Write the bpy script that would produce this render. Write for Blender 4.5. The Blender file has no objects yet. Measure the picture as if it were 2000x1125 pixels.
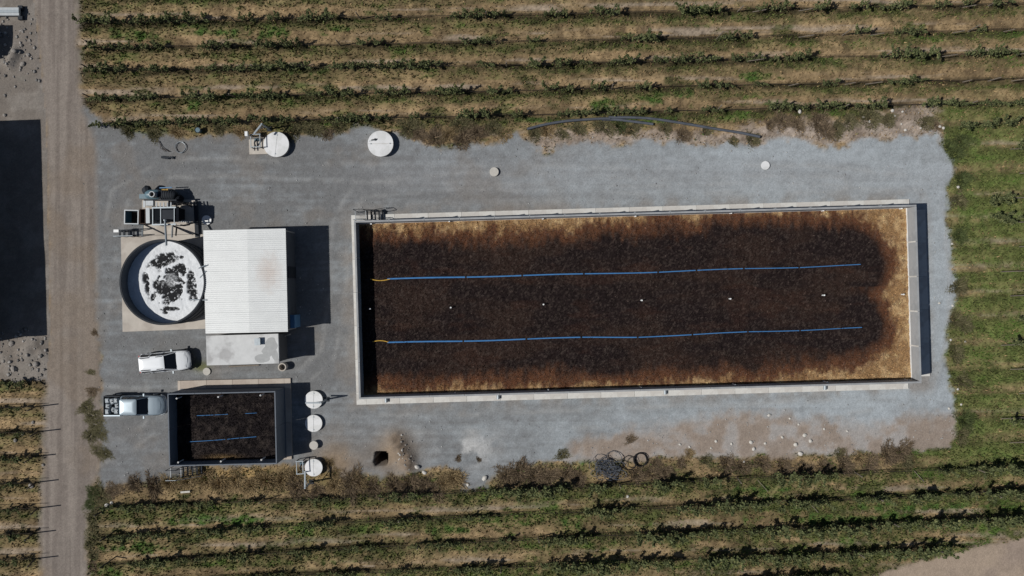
import bpy, math, random
import numpy as np
from mathutils import Vector, Matrix

rng = random.Random(7)
C = bpy.context.scene.collection
R = math.radians

# ---------------------------------------------------------------- camera, light
S = 22.0                      # photograph pixels per metre on the ground
F = 1376.0                    # focal length in photograph pixels
H = F / S                     # flying height of the drone, metres

sc = bpy.context.scene
cam = bpy.data.objects.new('camera', bpy.data.cameras.new('camera'))
C.objects.link(cam)
cam.data.sensor_width = 36.0
cam.data.lens = 36.0 * F / 2000.0
cam.data.clip_end = 6000.0
cam.location = (0, 0, H)
sc.camera = cam

SUN_EL, SUN_AZ = R(48.0), R(10.6)          # the sun stands in the west, a little south
to_sun = Vector((-math.cos(SUN_EL) * math.cos(SUN_AZ), -math.cos(SUN_EL) * math.sin(SUN_AZ), math.sin(SUN_EL)))
world = bpy.data.worlds.new('World')
sc.world = world
world.use_nodes = True
wn = world.node_tree
sky = wn.nodes.new('ShaderNodeTexSky')
sky.sky_type = 'NISHITA'
sky.sun_disc = False
sky.sun_elevation = SUN_EL
sky.sun_rotation = R(270.0) - SUN_AZ
sky.altitude = 500.0
bg = wn.nodes['Background']
bg.inputs['Strength'].default_value = 0.05
wn.links.new(sky.outputs[0], bg.inputs['Color'])
sun = bpy.data.objects.new('sun', bpy.data.lights.new('sun', 'SUN'))
C.objects.link(sun)
sun.data.energy = 5.0
sun.data.angle = R(0.53)
sun.data.color = (1.0, 0.965, 0.91)
sun.rotation_euler = to_sun.to_track_quat('Z', 'Y').to_euler()
sun.location = (-60, -12, 70)
sc.view_settings.view_transform = 'Standard'
sc.view_settings.look = 'None'
sc.view_settings.gamma = 1.0
sc.view_settings.exposure = -0.45
sc.view_settings.use_curve_mapping = False


# ---------------------------------------------------------------- helpers
def P(px, py, z=0.0):
    """World point of a photograph pixel lying at height z."""
    s = (1 - z / H) / S
    return Vector(((px - 1000) * s, (562.5 - py) * s, z))


def lin(r, g, b, k=1.0):
    def f(c):
        c /= 255.0
        return (c / 12.92 if c <= 0.04045 else ((c + 0.055) / 1.055) ** 2.4) * k
    return (f(r), f(g), f(b))


class MB:
    """Collects shapes into one mesh."""
    def __init__(self):
        self.v, self.f = [], []

    def add(self, vs, fs):
        o = len(self.v)
        self.v += [tuple(v) for v in vs]
        self.f += [tuple(i + o for i in f) for f in fs]
        return self

    def box(self, x0, x1, y0, y1, z0, z1):
        vs = [(x0, y0, z0), (x1, y0, z0), (x1, y1, z0), (x0, y1, z0), (x0, y0, z1), (x1, y0, z1), (x1, y1, z1), (x0, y1, z1)]
        return self.add(vs, [(3, 2, 1, 0), (4, 5, 6, 7), (0, 1, 5, 4), (1, 2, 6, 5), (2, 3, 7, 6), (3, 0, 4, 7)])

    def bar(self, a, b, w, h):
        """A square bar from a to b."""
        a, b = Vector(a), Vector(b)
        d = (b - a).normalized()
        up = Vector((0, 0, 1)) if abs(d.z) < 0.95 else Vector((1, 0, 0))
        s = d.cross(up).normalized()
        u = s.cross(d)
        vs = []
        for p in (a, b):
            for i, j in ((-1, -1), (1, -1), (1, 1), (-1, 1)):
                vs.append(p + s * i * w / 2 + u * j * h / 2)
        return self.add(vs, [(3, 2, 1, 0), (4, 5, 6, 7), (0, 1, 5, 4), (1, 2, 6, 5), (2, 3, 7, 6), (3, 0, 4, 7)])

    def tube(self, pts, r, n=8, closed=False):
        pts = [Vector(p) for p in pts]
        m = len(pts)
        rr = r if isinstance(r, (list, tuple)) else [r] * m
        vs, fs = [], []
        ref = Vector((0, 0, 1))
        for i, p in enumerate(pts):
            if closed:
                d = pts[(i + 1) % m] - pts[i - 1]
            else:
                d = pts[min(i + 1, m - 1)] - pts[max(i - 1, 0)]
            d.normalize()
            rf = ref if abs(d.z) < 0.97 else Vector((1, 0, 0))
            s = d.cross(rf).normalized()
            u = s.cross(d)
            for k in range(n):
                a = 2 * math.pi * k / n
                vs.append(p + s * math.cos(a) * rr[i] + u * math.sin(a) * rr[i])
        for i in range(m if closed else m - 1):
            j = (i + 1) % m
            for k in range(n):
                k2 = (k + 1) % n
                fs.append((i * n + k, i * n + k2, j * n + k2, j * n + k))
        if not closed:
            fs.append(tuple(range(n - 1, -1, -1)))
            fs.append(tuple((m - 1) * n + k for k in range(n)))
        return self.add(vs, fs)

    def cyl(self, x, y, z0, z1, r, n=28, r1=None):
        r1 = r if r1 is None else r1
        vs = [(x + r * math.cos(2 * math.pi * k / n), y + r * math.sin(2 * math.pi * k / n), z0) for k in range(n)]
        vs += [(x + r1 * math.cos(2 * math.pi * k / n), y + r1 * math.sin(2 * math.pi * k / n), z1) for k in range(n)]
        fs = [(k, (k + 1) % n, n + (k + 1) % n, n + k) for k in range(n)]
        return self.add(vs, fs + [tuple(range(n - 1, -1, -1)), tuple(range(n, 2 * n))])

    def ring(self, x, y, z0, z1, ro, ri, n=40):
        vs = []
        for r, z in ((ro, z0), (ro, z1), (ri, z1), (ri, z0)):
            vs += [(x + r * math.cos(2 * math.pi * k / n), y + r * math.sin(2 * math.pi * k / n), z) for k in range(n)]
        fs = []
        for q in range(4):
            a, b = q * n, ((q + 1) % 4) * n
            fs += [(a + k, a + (k + 1) % n, b + (k + 1) % n, b + k) for k in range(n)]
        return self.add(vs, fs)

    def prism(self, poly, z0, z1):
        n = len(poly)
        vs = [(p[0], p[1], z0) for p in poly] + [(p[0], p[1], z1) for p in poly]
        fs = [(k, (k + 1) % n, n + (k + 1) % n, n + k) for k in range(n)]
        return self.add(vs, fs + [tuple(range(n - 1, -1, -1)), tuple(range(n, 2 * n))])

    def loft(self, rings, cap=True):
        n = len(rings[0])
        vs = [p for r in rings for p in r]
        fs = []
        for i in range(len(rings) - 1):
            for k in range(n):
                k2 = (k + 1) % n
                fs.append((i * n + k, i * n + k2, (i + 1) * n + k2, (i + 1) * n + k))
        if cap:
            fs.append(tuple(range(n - 1, -1, -1)))
            fs.append(tuple((len(rings) - 1) * n + k for k in range(n)))
        return self.add(vs, fs)

    def mesh(self, name, m, smooth=False):
        me = bpy.data.meshes.new(name)
        me.from_pydata(self.v, [], self.f)
        me.materials.append(m)
        if smooth:
            me.polygons.foreach_set('use_smooth', [True] * len(me.polygons))
            try:
                me.set_sharp_from_angle(angle=R(40))
            except Exception:
                pass
        me.update()
        return me


def link(name, me, parent=None, loc=None, rotz=None):
    o = bpy.data.objects.new(name, me)
    C.objects.link(o)
    if parent:
        o.parent = parent
    if loc is not None:
        o.location = loc
    if rotz is not None:
        o.rotation_euler = (0, 0, rotz)
    return o


def obj(name, mb, m, parent=None, loc=None, rotz=None, smooth=False):
    return link(name, mb.mesh(name, m, smooth), parent, loc, rotz)


def tag(o, label, cat, group=None):
    o['label'] = label
    o['category'] = cat
    if group:
        o['group'] = group
    return o


def thing(name, label, cat, loc=(0, 0, 0), rotz=0.0, group=None):
    o = bpy.data.objects.new(name, None)
    C.objects.link(o)
    o.empty_display_size = 0.2
    o.location = loc
    o.rotation_euler = (0, 0, rotz)
    return tag(o, label, cat, group)


def kids(o):
    return [c for c in o.children]


def dup(src, loc, rotz, label, group=None, scale=None):
    def cp(o, par):
        c = o.copy()
        C.objects.link(c)
        if par is not None:
            c.parent = par
        for ch in kids(o):
            cp(ch, c)
        return c
    r = cp(src, None)
    r.location = loc
    r.rotation_euler = (0, 0, rotz)
    if scale:
        r.scale = scale
    r['label'] = label
    if group:
        r['group'] = group
    return r


def array_mesh(name, V, faces, col=None, m=None, smooth=False):
    """Mesh from numpy arrays; faces is (n, 3) or (n, 4)."""
    me = bpy.data.meshes.new(name)
    n, k = faces.shape
    me.vertices.add(len(V))
    me.vertices.foreach_set('co', np.ascontiguousarray(V, dtype=np.float32).ravel())
    me.loops.add(n * k)
    me.loops.foreach_set('vertex_index', np.ascontiguousarray(faces, dtype=np.int32).ravel())
    me.polygons.add(n)
    me.polygons.foreach_set('loop_start', np.arange(0, n * k, k, dtype=np.int32))
    if smooth:
        me.polygons.foreach_set('use_smooth', np.ones(n, dtype=bool))
    me.update(calc_edges=True)
    if col is not None:
        at = me.attributes.new('col', 'FLOAT_COLOR', 'POINT')
        c4 = np.ones((len(V), 4), dtype=np.float32)
        c4[:, :3] = col
        at.data.foreach_set('color', c4.ravel())
    if m:
        me.materials.append(m)
    return me


# ---- numpy noise
def vnoise(x, y, seed):
    xi, yi = np.floor(x).astype(np.int64), np.floor(y).astype(np.int64)
    fx, fy = x - xi, y - yi
    fx = fx * fx * (3 - 2 * fx)
    fy = fy * fy * (3 - 2 * fy)

    def h(a, b):
        n = (a * 374761393 + b * 668265263 + seed * 974711) & 0xffffffff
        n = ((n ^ (n >> 13)) * 1274126177) & 0xffffffff
        n = (n ^ (n >> 16)) & 0xffffff
        return n / float(0xffffff)
    a, b, c, d = h(xi, yi), h(xi + 1, yi), h(xi, yi + 1), h(xi + 1, yi + 1)
    return (a * (1 - fx) + b * fx) * (1 - fy) + (c * (1 - fx) + d * fx) * fy


def fbm(x, y, seed, oct=4):
    t, amp, tot = 0, 1.0, 0
    for i in range(oct):
        t = t + amp * vnoise(x * 2 ** i, y * 2 ** i, seed + i * 17)
        tot += amp
        amp *= 0.55
    return t / tot


def ss(a, b, x):
    t = np.clip((x - a) / (b - a), 0, 1)
    return t * t * (3 - 2 * t)


def mixc(a, b, t):
    return a + (b - a) * t[..., None]


def sdist(poly, x, y):
    """Signed distance to a polygon, positive inside."""
    p = np.array(poly, dtype=float)
    q = np.roll(p, -1, axis=0)
    inside = np.zeros(x.shape, dtype=bool)
    d = np.full(x.shape, 1e9)
    for (ax, ay), (bx, by) in zip(p, q):
        ex, ey = bx - ax, by - ay
        t = np.clip(((x - ax) * ex + (y - ay) * ey) / (ex * ex + ey * ey + 1e-9), 0, 1)
        d = np.minimum(d, np.hypot(x - ax - t * ex, y - ay - t * ey))
        if ey != 0:
            c = (ay > y) != (by > y)
            inside ^= c & (x < (y - ay) / ey * ex + ax)
    return np.where(inside, d, -d)


def polyd(pts, x, y):
    d = np.full(x.shape, 1e9)
    for (ax, ay), (bx, by) in zip(pts[:-1], pts[1:]):
        ex, ey = bx - ax, by - ay
        t = np.clip(((x - ax) * ex + (y - ay) * ey) / (ex * ex + ey * ey + 1e-9), 0, 1)
        d = np.minimum(d, np.hypot(x - ax - t * ex, y - ay - t * ey))
    return d


# ---------------------------------------------------------------- materials
def new_mat(name):
    m = bpy.data.materials.new(name)
    m.use_nodes = True
    return m, m.node_tree, m.node_tree.nodes['Principled BSDF']


def pmat(name, col, rough=0.8, metal=0.0, var=0.12, scale=2.0, bump=0.0, bscale=20.0, spec=0.3, col2=None, amount=0.35):
    """Solid colour with grain, optional blotches of a second colour and fine relief."""
    m, nt, b = new_mat(name)
    N, L = nt.nodes, nt.links
    tc = N.new('ShaderNodeTexCoord')
    n1 = N.new('ShaderNodeTexNoise')
    n1.inputs['Scale'].default_value = scale
    n1.inputs['Detail'].default_value = 6
    n1.inputs['Roughness'].default_value = 0.65
    L.new(tc.outputs['Object'], n1.inputs['Vector'])
    mr = N.new('ShaderNodeMapRange')
    mr.inputs['From Min'].default_value = 0.3
    mr.inputs['From Max'].default_value = 0.7
    mr.inputs['To Min'].default_value = 1 - var
    mr.inputs['To Max'].default_value = 1 + var
    L.new(n1.outputs['Fac'], mr.inputs['Value'])
    base = None
    if col2:
        n2 = N.new('ShaderNodeTexNoise')
        n2.inputs['Scale'].default_value = scale * 0.45
        n2.inputs['Detail'].default_value = 5
        L.new(tc.outputs['Object'], n2.inputs['Vector'])
        rp = N.new('ShaderNodeValToRGB')
        rp.color_ramp.elements[0].position = 0.62 - amount * 0.5
        rp.color_ramp.elements[1].position = 0.72 - amount * 0.5
        rp.color_ramp.elements[0].color = (*col, 1)
        rp.color_ramp.elements[1].color = (*col2, 1)
        L.new(n2.outputs['Fac'], rp.inputs['Fac'])
        base = rp.outputs['Color']
    mx = N.new('ShaderNodeMix')
    mx.data_type = 'RGBA'
    mx.blend_type = 'MULTIPLY'
    mx.inputs[0].default_value = 1.0
    mx.inputs[6].default_value = (*col, 1)
    if base:
        L.new(base, mx.inputs[6])
    L.new(mr.outputs['Result'], mx.inputs[7])
    L.new(mx.outputs[2], b.inputs['Base Color'])
    b.inputs['Roughness'].default_value = rough
    b.inputs['Metallic'].default_value = metal
    b.inputs['Specular IOR Level'].default_value = spec
    if bump:
        n3 = N.new('ShaderNodeTexNoise')
        n3.inputs['Scale'].default_value = bscale
        n3.inputs['Detail'].default_value = 4
        L.new(tc.outputs['Object'], n3.inputs['Vector'])
        bp = N.new('ShaderNodeBump')
        bp.inputs['Strength'].default_value = bump
        bp.inputs['Distance'].default_value = 0.03
        L.new(n3.outputs['Fac'], bp.inputs['Height'])
        L.new(bp.outputs['Normal'], b.inputs['Normal'])
    return m


def attr_mat(name, fine=25.0, lo=0.7, hi=1.3, bump=0.6, bdist=0.04, bscale=14.0, rough=0.95, spec=0.1, speck=0.0):
    """Colour from the 'col' attribute (what the surface is made of), grain and relief from noise."""
    m, nt, b = new_mat(name)
    N, L = nt.nodes, nt.links
    at = N.new('ShaderNodeAttribute')
    at.attribute_name = 'col'
    tc = N.new('ShaderNodeTexCoord')
    n1 = N.new('ShaderNodeTexNoise')
    n1.inputs['Scale'].default_value = fine
    n1.inputs['Detail'].default_value = 5
    n1.inputs['Roughness'].default_value = 0.75
    L.new(tc.outputs['Object'], n1.inputs['Vector'])
    mr = N.new('ShaderNodeMapRange')
    mr.inputs['From Min'].default_value = 0.3
    mr.inputs['From Max'].default_value = 0.7
    mr.inputs['To Min'].default_value = lo
    mr.inputs['To Max'].default_value = hi
    L.new(n1.outputs['Fac'], mr.inputs['Value'])
    mx = N.new('ShaderNodeMix')
    mx.data_type = 'RGBA'
    mx.blend_type = 'MULTIPLY'
    mx.inputs[0].default_value = 1.0
    L.new(at.outputs['Color'], mx.inputs[6])
    L.new(mr.outputs['Result'], mx.inputs[7])
    L.new(mx.outputs[2], b.inputs['Base Color'])
    b.inputs['Roughness'].default_value = rough
    b.inputs['Specular IOR Level'].default_value = spec
    if bump:
        n3 = N.new('ShaderNodeTexNoise')
        n3.inputs['Scale'].default_value = bscale
        n3.inputs['Detail'].default_value = 6
        n3.inputs['Roughness'].default_value = 0.7
        L.new(tc.outputs['Object'], n3.inputs['Vector'])
        bp = N.new('ShaderNodeBump')
        bp.inputs['Strength'].default_value = bump
        bp.inputs['Distance'].default_value = bdist
        L.new(n3.outputs['Fac'], bp.inputs['Height'])
        L.new(bp.outputs['Normal'], b.inputs['Normal'])
    return m


K = 1.12     # photograph brightness of a sunlit level surface -> albedo
M = {}
M['ground'] = attr_mat('ground', fine=9.0, lo=0.80, hi=1.20, bump=0.7, bdist=0.05, bscale=7.0)
M['chips'] = attr_mat('wood_chips', fine=9.0, lo=0.55, hi=1.5, bump=1.0, bdist=0.10, bscale=6.0)
M['leaf'] = attr_mat('leaf', fine=6.0, lo=0.85, hi=1.15, bump=0.0, rough=0.75, spec=0.12)
M['straw'] = attr_mat('straw', fine=6.0, lo=0.85, hi=1.15, bump=0.0)
M['concrete'] = pmat('precast_concrete', (0.34, 0.35, 0.36), 0.85, var=0.07, scale=1.5, bump=0.15, col2=(0.29, 0.30, 0.31), amount=0.25)
M['foot'] = pmat('foot_concrete', (0.62, 0.61, 0.58), 0.85, var=0.08, scale=2.5, bump=0.15, col2=(0.52, 0.50, 0.47), amount=0.3)
M['foot2'] = pmat('dusty_foot_concrete', (0.50, 0.44, 0.38), 0.85, var=0.08, scale=2.5, bump=0.15, col2=(0.42, 0.36, 0.31), amount=0.3)
M['pad'] = pmat('pad_concrete', (0.50, 0.46, 0.41), 0.9, var=0.10, scale=1.2, bump=0.15, col2=(0.43, 0.39, 0.345), amount=0.3)
M['roofing'] = pmat('galvanised_sheet', (0.70, 0.72, 0.72), 0.45, metal=0.0, var=0.04, scale=1.0, spec=0.5)
M['slab'] = pmat('roof_slab', (0.60, 0.61, 0.61), 0.9, var=0.10, scale=1.3, bump=0.2, col2=(0.42, 0.42, 0.42), amount=0.28)
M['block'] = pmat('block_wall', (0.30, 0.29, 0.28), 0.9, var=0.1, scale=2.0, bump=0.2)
M['shadewall'] = pmat('shaded_room_wall', (0.12, 0.12, 0.12), 0.9, var=0.1, scale=2.0, bump=0.2)  # darker copy of the block wall, shade put into its colour
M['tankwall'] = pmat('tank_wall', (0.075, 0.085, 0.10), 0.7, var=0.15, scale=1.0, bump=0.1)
M['darksteel'] = pmat('dark_steel', (0.030, 0.035, 0.043), 0.7, var=0.15, spec=0.15)
M['black'] = pmat('shade_and_motor_black', (0.010, 0.012, 0.016), 0.9, var=0.2, spec=0.06)  # black for the shaded hollow of the deck frame and the side motor
M['wire'] = pmat('drip_line', (0.035, 0.030, 0.026), 0.9, var=0.2, spec=0.05)
M['basinwall'] = pmat('dark_panel', (0.155, 0.175, 0.205), 0.8, var=0.08, scale=1.5, bump=0.1, spec=0.2)
M['screed'] = pmat('grey_screed', (0.40, 0.41, 0.41), 0.9, var=0.1, scale=3)
M['greysteel'] = pmat('grey_steel', (0.32, 0.36, 0.39), 0.45, metal=0.3, var=0.12, scale=4)
M['palesteel'] = pmat('pale_steel', (0.42, 0.45, 0.47), 0.5, metal=0.1, var=0.1, scale=4)
M['motorblue'] = pmat('blue_grey_paint', (0.10, 0.17, 0.21), 0.4, var=0.15, scale=4, spec=0.5)
M['rust'] = pmat('rusty_steel', (0.07, 0.045, 0.035), 0.9, var=0.3, scale=5)
M['whitelid'] = pmat('white_plastic', (0.80, 0.81, 0.81), 0.45, var=0.03, scale=2, spec=0.4, col2=(0.72, 0.73, 0.73), amount=0.2)
M['lid'] = pmat('weathered_lid', (0.74, 0.75, 0.76), 0.5, var=0.06, scale=3, spec=0.4, col2=(0.64, 0.65, 0.65), amount=0.3)
M['beigelid'] = pmat('bare_concrete_lid', (0.50, 0.48, 0.44), 0.9, var=0.1, scale=5)
M['bluepipe'] = pmat('blue_pipe', (0.065, 0.205, 0.45), 0.5, var=0.12, scale=3)
M['yellowhose'] = pmat('yellow_hose', (0.55, 0.34, 0.06), 0.6, var=0.1, scale=3)
M['blackpipe'] = pmat('black_pipe', (0.085, 0.095, 0.115), 0.55, var=0.25, scale=1.5, spec=0.35)
M['rubber'] = pmat('rubber', (0.015, 0.015, 0.017), 0.8, var=0.2)
M['whitepaint'] = pmat('white_car_paint', (0.80, 0.83, 0.86), 0.22, var=0.02, spec=0.6)
M['silverpaint'] = pmat('silver_car_paint', (0.25, 0.31, 0.36), 0.35, metal=0.2, var=0.03, spec=0.5)
M['glass'] = pmat('tinted_glass', (0.010, 0.012, 0.016), 0.08, var=0.02, spec=0.6)
M['lamp'] = pmat('lamp_glass', (0.6, 0.62, 0.64), 0.15, var=0.02, spec=0.6)
M['redlamp'] = pmat('red_lamp_glass', (0.35, 0.02, 0.02), 0.2, var=0.02, spec=0.6)
M['canister'] = pmat('translucent_canister', (0.30, 0.34, 0.37), 0.5, var=0.3, scale=5)
M['bluedoor'] = pmat('blue_paint', (0.10, 0.22, 0.38), 0.5, var=0.1)
M['wood'] = pmat('weathered_wood', (0.20, 0.17, 0.14), 0.9, var=0.25, scale=6)
M['darkwood'] = pmat('dark_post_wood', (0.07, 0.06, 0.055), 0.9, var=0.25, scale=6)
M['stone'] = pmat('pale_stone', (0.55, 0.53, 0.49), 0.9, var=0.2, scale=6, bump=0.3)
M['greystone'] = pmat('grey_stone', (0.27, 0.25, 0.23), 0.9, var=0.25, scale=6, bump=0.3)

def add_rust(m):
    nt = m.node_tree
    N, L = nt.nodes, nt.links
    b = N['Principled BSDF']
    src = b.inputs['Base Color'].links[0].from_socket
    tc = N.new('ShaderNodeTexCoord')
    mp = N.new('ShaderNodeMapping')
    mp.inputs['Location'].default_value = (-2.0 / 1.3, -0.7 / 2.0, 0)
    mp.inputs['Scale'].default_value = (1 / 1.3, 1 / 2.0, 0)
    L.new(tc.outputs['Object'], mp.inputs['Vector'])
    ln = N.new('ShaderNodeVectorMath')
    ln.operation = 'LENGTH'
    L.new(mp.outputs['Vector'], ln.inputs[0])
    nz = N.new('ShaderNodeTexNoise')
    nz.inputs['Scale'].default_value = 2.2
    nz.inputs['Detail'].default_value = 6
    L.new(tc.outputs['Object'], nz.inputs['Vector'])
    ad = N.new('ShaderNodeMath')
    ad.operation = 'ADD'
    L.new(ln.outputs['Value'], ad.inputs[0])
    L.new(nz.outputs['Fac'], ad.inputs[1])
    mr = N.new('ShaderNodeMapRange')
    mr.inputs['From Min'].default_value = 0.65
    mr.inputs['From Max'].default_value = 1.5
    mr.inputs['To Min'].default_value = 0.45
    mr.inputs['To Max'].default_value = 0.0
    L.new(ad.outputs[0], mr.inputs['Value'])
    mx = N.new('ShaderNodeMix')
    mx.data_type = 'RGBA'
    L.new(mr.outputs['Result'], mx.inputs[0])
    L.new(src, mx.inputs[6])
    mx.inputs[7].default_value = (0.50, 0.38, 0.31, 1)
    L.new(mx.outputs[2], b.inputs['Base Color'])


add_rust(M['roofing'])

# ---------------------------------------------------------------- ground
ROWS_N = [[(150, y0 + 8), (1000, y1 + 6), (1500, y2 + 6), (2150, y3 + 6)] for y0, y1, y2, y3 in
          ((-11, -24, -37, -50), (39, 26, 15, 1), (89, 78, 67, 49), (133, 123, 111, 96), (188, 173, 161, 147), (238, 221, 208, 192))]
ROWS_E = [[(1858, 199 + 47.9 * k), (2150, 190 + 47.7 * k)] for k in range(1, 15)]
ROWS_S = [[(170, 990), (700, 968), (1100, 951), (1500, 928), (2150, 903)],
          [(170, 1048), (660, 1018), (1100, 998), (1500, 979), (2150, 948)],
          [(170, 1102), (600, 1072), (1100, 1047), (1500, 1031), (2150, 1000)],
          [(300, 1130), (1000, 1104), (1400, 1087), (1850, 1068)],
          [(1200, 1142), (1640, 1118)]]
ROWS_W = [[(-100, y + 3), (76, y - 3)] for y in (748, 797, 846, 895, 945, 995, 1044, 1094, 1144)]

GRAVEL = [(150, 205), (215, 250), (300, 262), (370, 268), (450, 262), (520, 268), (600, 260), (640, 262), (700, 252), (742, 248), (790, 268),
          (850, 287), (900, 290), (960, 278), (1012, 264), (1035, 275), (1065, 297), (1100, 287), (1180, 282), (1260, 273), (1340, 280), (1420, 282),
          (1470, 285), (1530, 268), (1565, 272), (1600, 284), (1640, 286), (1700, 272), (1780, 263), (1830, 266), (1842, 300), (1858, 322),
          (1862, 345), (1851, 378), (1852, 400), (1856, 450), (1861, 520), (1864, 600), (1849, 650), (1849, 720), (1862, 770), (1868, 850), (1850, 872),
          (1790, 876), (1700, 884), (1640, 893), (1500, 889), (1400, 900), (1350, 892), (1250, 897), (1170, 900), (1120, 905), (1060, 905), (1010, 908),
          (968, 930), (952, 950), (905, 957), (895, 928), (870, 918), (820, 920), (760, 928), (700, 930), (660, 925), (640, 915), (600, 925), (575, 912),
          (540, 908), (450, 908), (400, 914), (372, 928), (330, 938), (230, 950), (196, 945), (192, 900), (196, 800), (192, 700), (180, 600), (178, 450), (176, 300)]
TRACK = [(1690, 1130), (1760, 1106), (1850, 1082), (1950, 1062), (2010, 1050), (2300, 1030), (2300, 1500), (1690, 1500)]
SOIL = [(1090, 905), (1120, 860), (1230, 838), (1340, 815), (1440, 800), (1560, 812), (1700, 818), (1880, 806), (1890, 900), (1700, 915), (1500, 915), (1300, 915)]
SOILN = [(1025, 258), (1100, 255), (1250, 252), (1400, 258), (1500, 240), (1640, 232), (1760, 215), (1832, 205), (1836, 275), (1700, 285), (1500, 290), (1250, 290), (1060, 300)]
BIG = [(691, 430), (1789, 400), (1801, 747), (700, 781)]
WHEELS = [([(190, 660), (205, 520), (235, 380), (330, 325), (500, 330), (800, 338), (1200, 345), (1600, 340), (1790, 360), (1832, 430), (1838, 650), (1800, 770), (1600, 800), (1200, 815), (900, 828), (700, 830)], 17),
          ([(180, 740), (260, 745), (420, 740), (590, 735), (640, 690), (662, 560), (664, 440), (700, 370), (900, 352), (1300, 362), (1640, 358)], 15),
          ([(185, 900), (260, 860), (300, 830), (300, 740), (390, 735)], 14)]
LUSH = [(260, 66, 60, 14), (420, 62, 80, 9), (530, 62, 40, 16), (660, 55, 40, 10), (380, 205, 22, 14), (600, 138, 50, 8), (470, 188, 60, 7), (1175, 205, 30, 18), (1265, 190, 34, 16), (1340, 178, 36, 14),
        (1480, 150, 40, 10), (1600, 118, 50, 8), (1370, 20, 40, 12), (1060, 235, 60, 8), (1260, 235, 60, 9), (1885, 285, 50, 26), (1890, 400, 30, 40), (1960, 655, 70, 12), (1900, 480, 40, 20), (1960, 430, 60, 20),
        (1112, 1020, 26, 16), (1900, 640, 40, 14), (1890, 830, 40, 24), (1960, 890, 60, 20), (1700, 1015, 200, 12), (1800, 990, 160, 10), (1500, 955, 90, 7), (260, 1070, 90, 12), (430, 1015, 130, 12), (880, 1035, 60, 10), (220, 1118, 30, 10)]
PIT = [(733, 884), (754, 884), (757, 890), (755, 907), (734, 908), (731, 902)]


def row_y(row, x):
    xs = [p[0] for p in row]
    ys = [p[1] for p in row]
    return np.interp(x, xs, ys)


def below_row(rows, x, y):
    """Distance south of the nearest vine row to the north."""
    u = np.full(x.shape, 1e3)
    for r in rows:
        d = y - row_y(r, x)
        u = np.where((d > -8) & (d < u), d, u)
    return u


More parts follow.
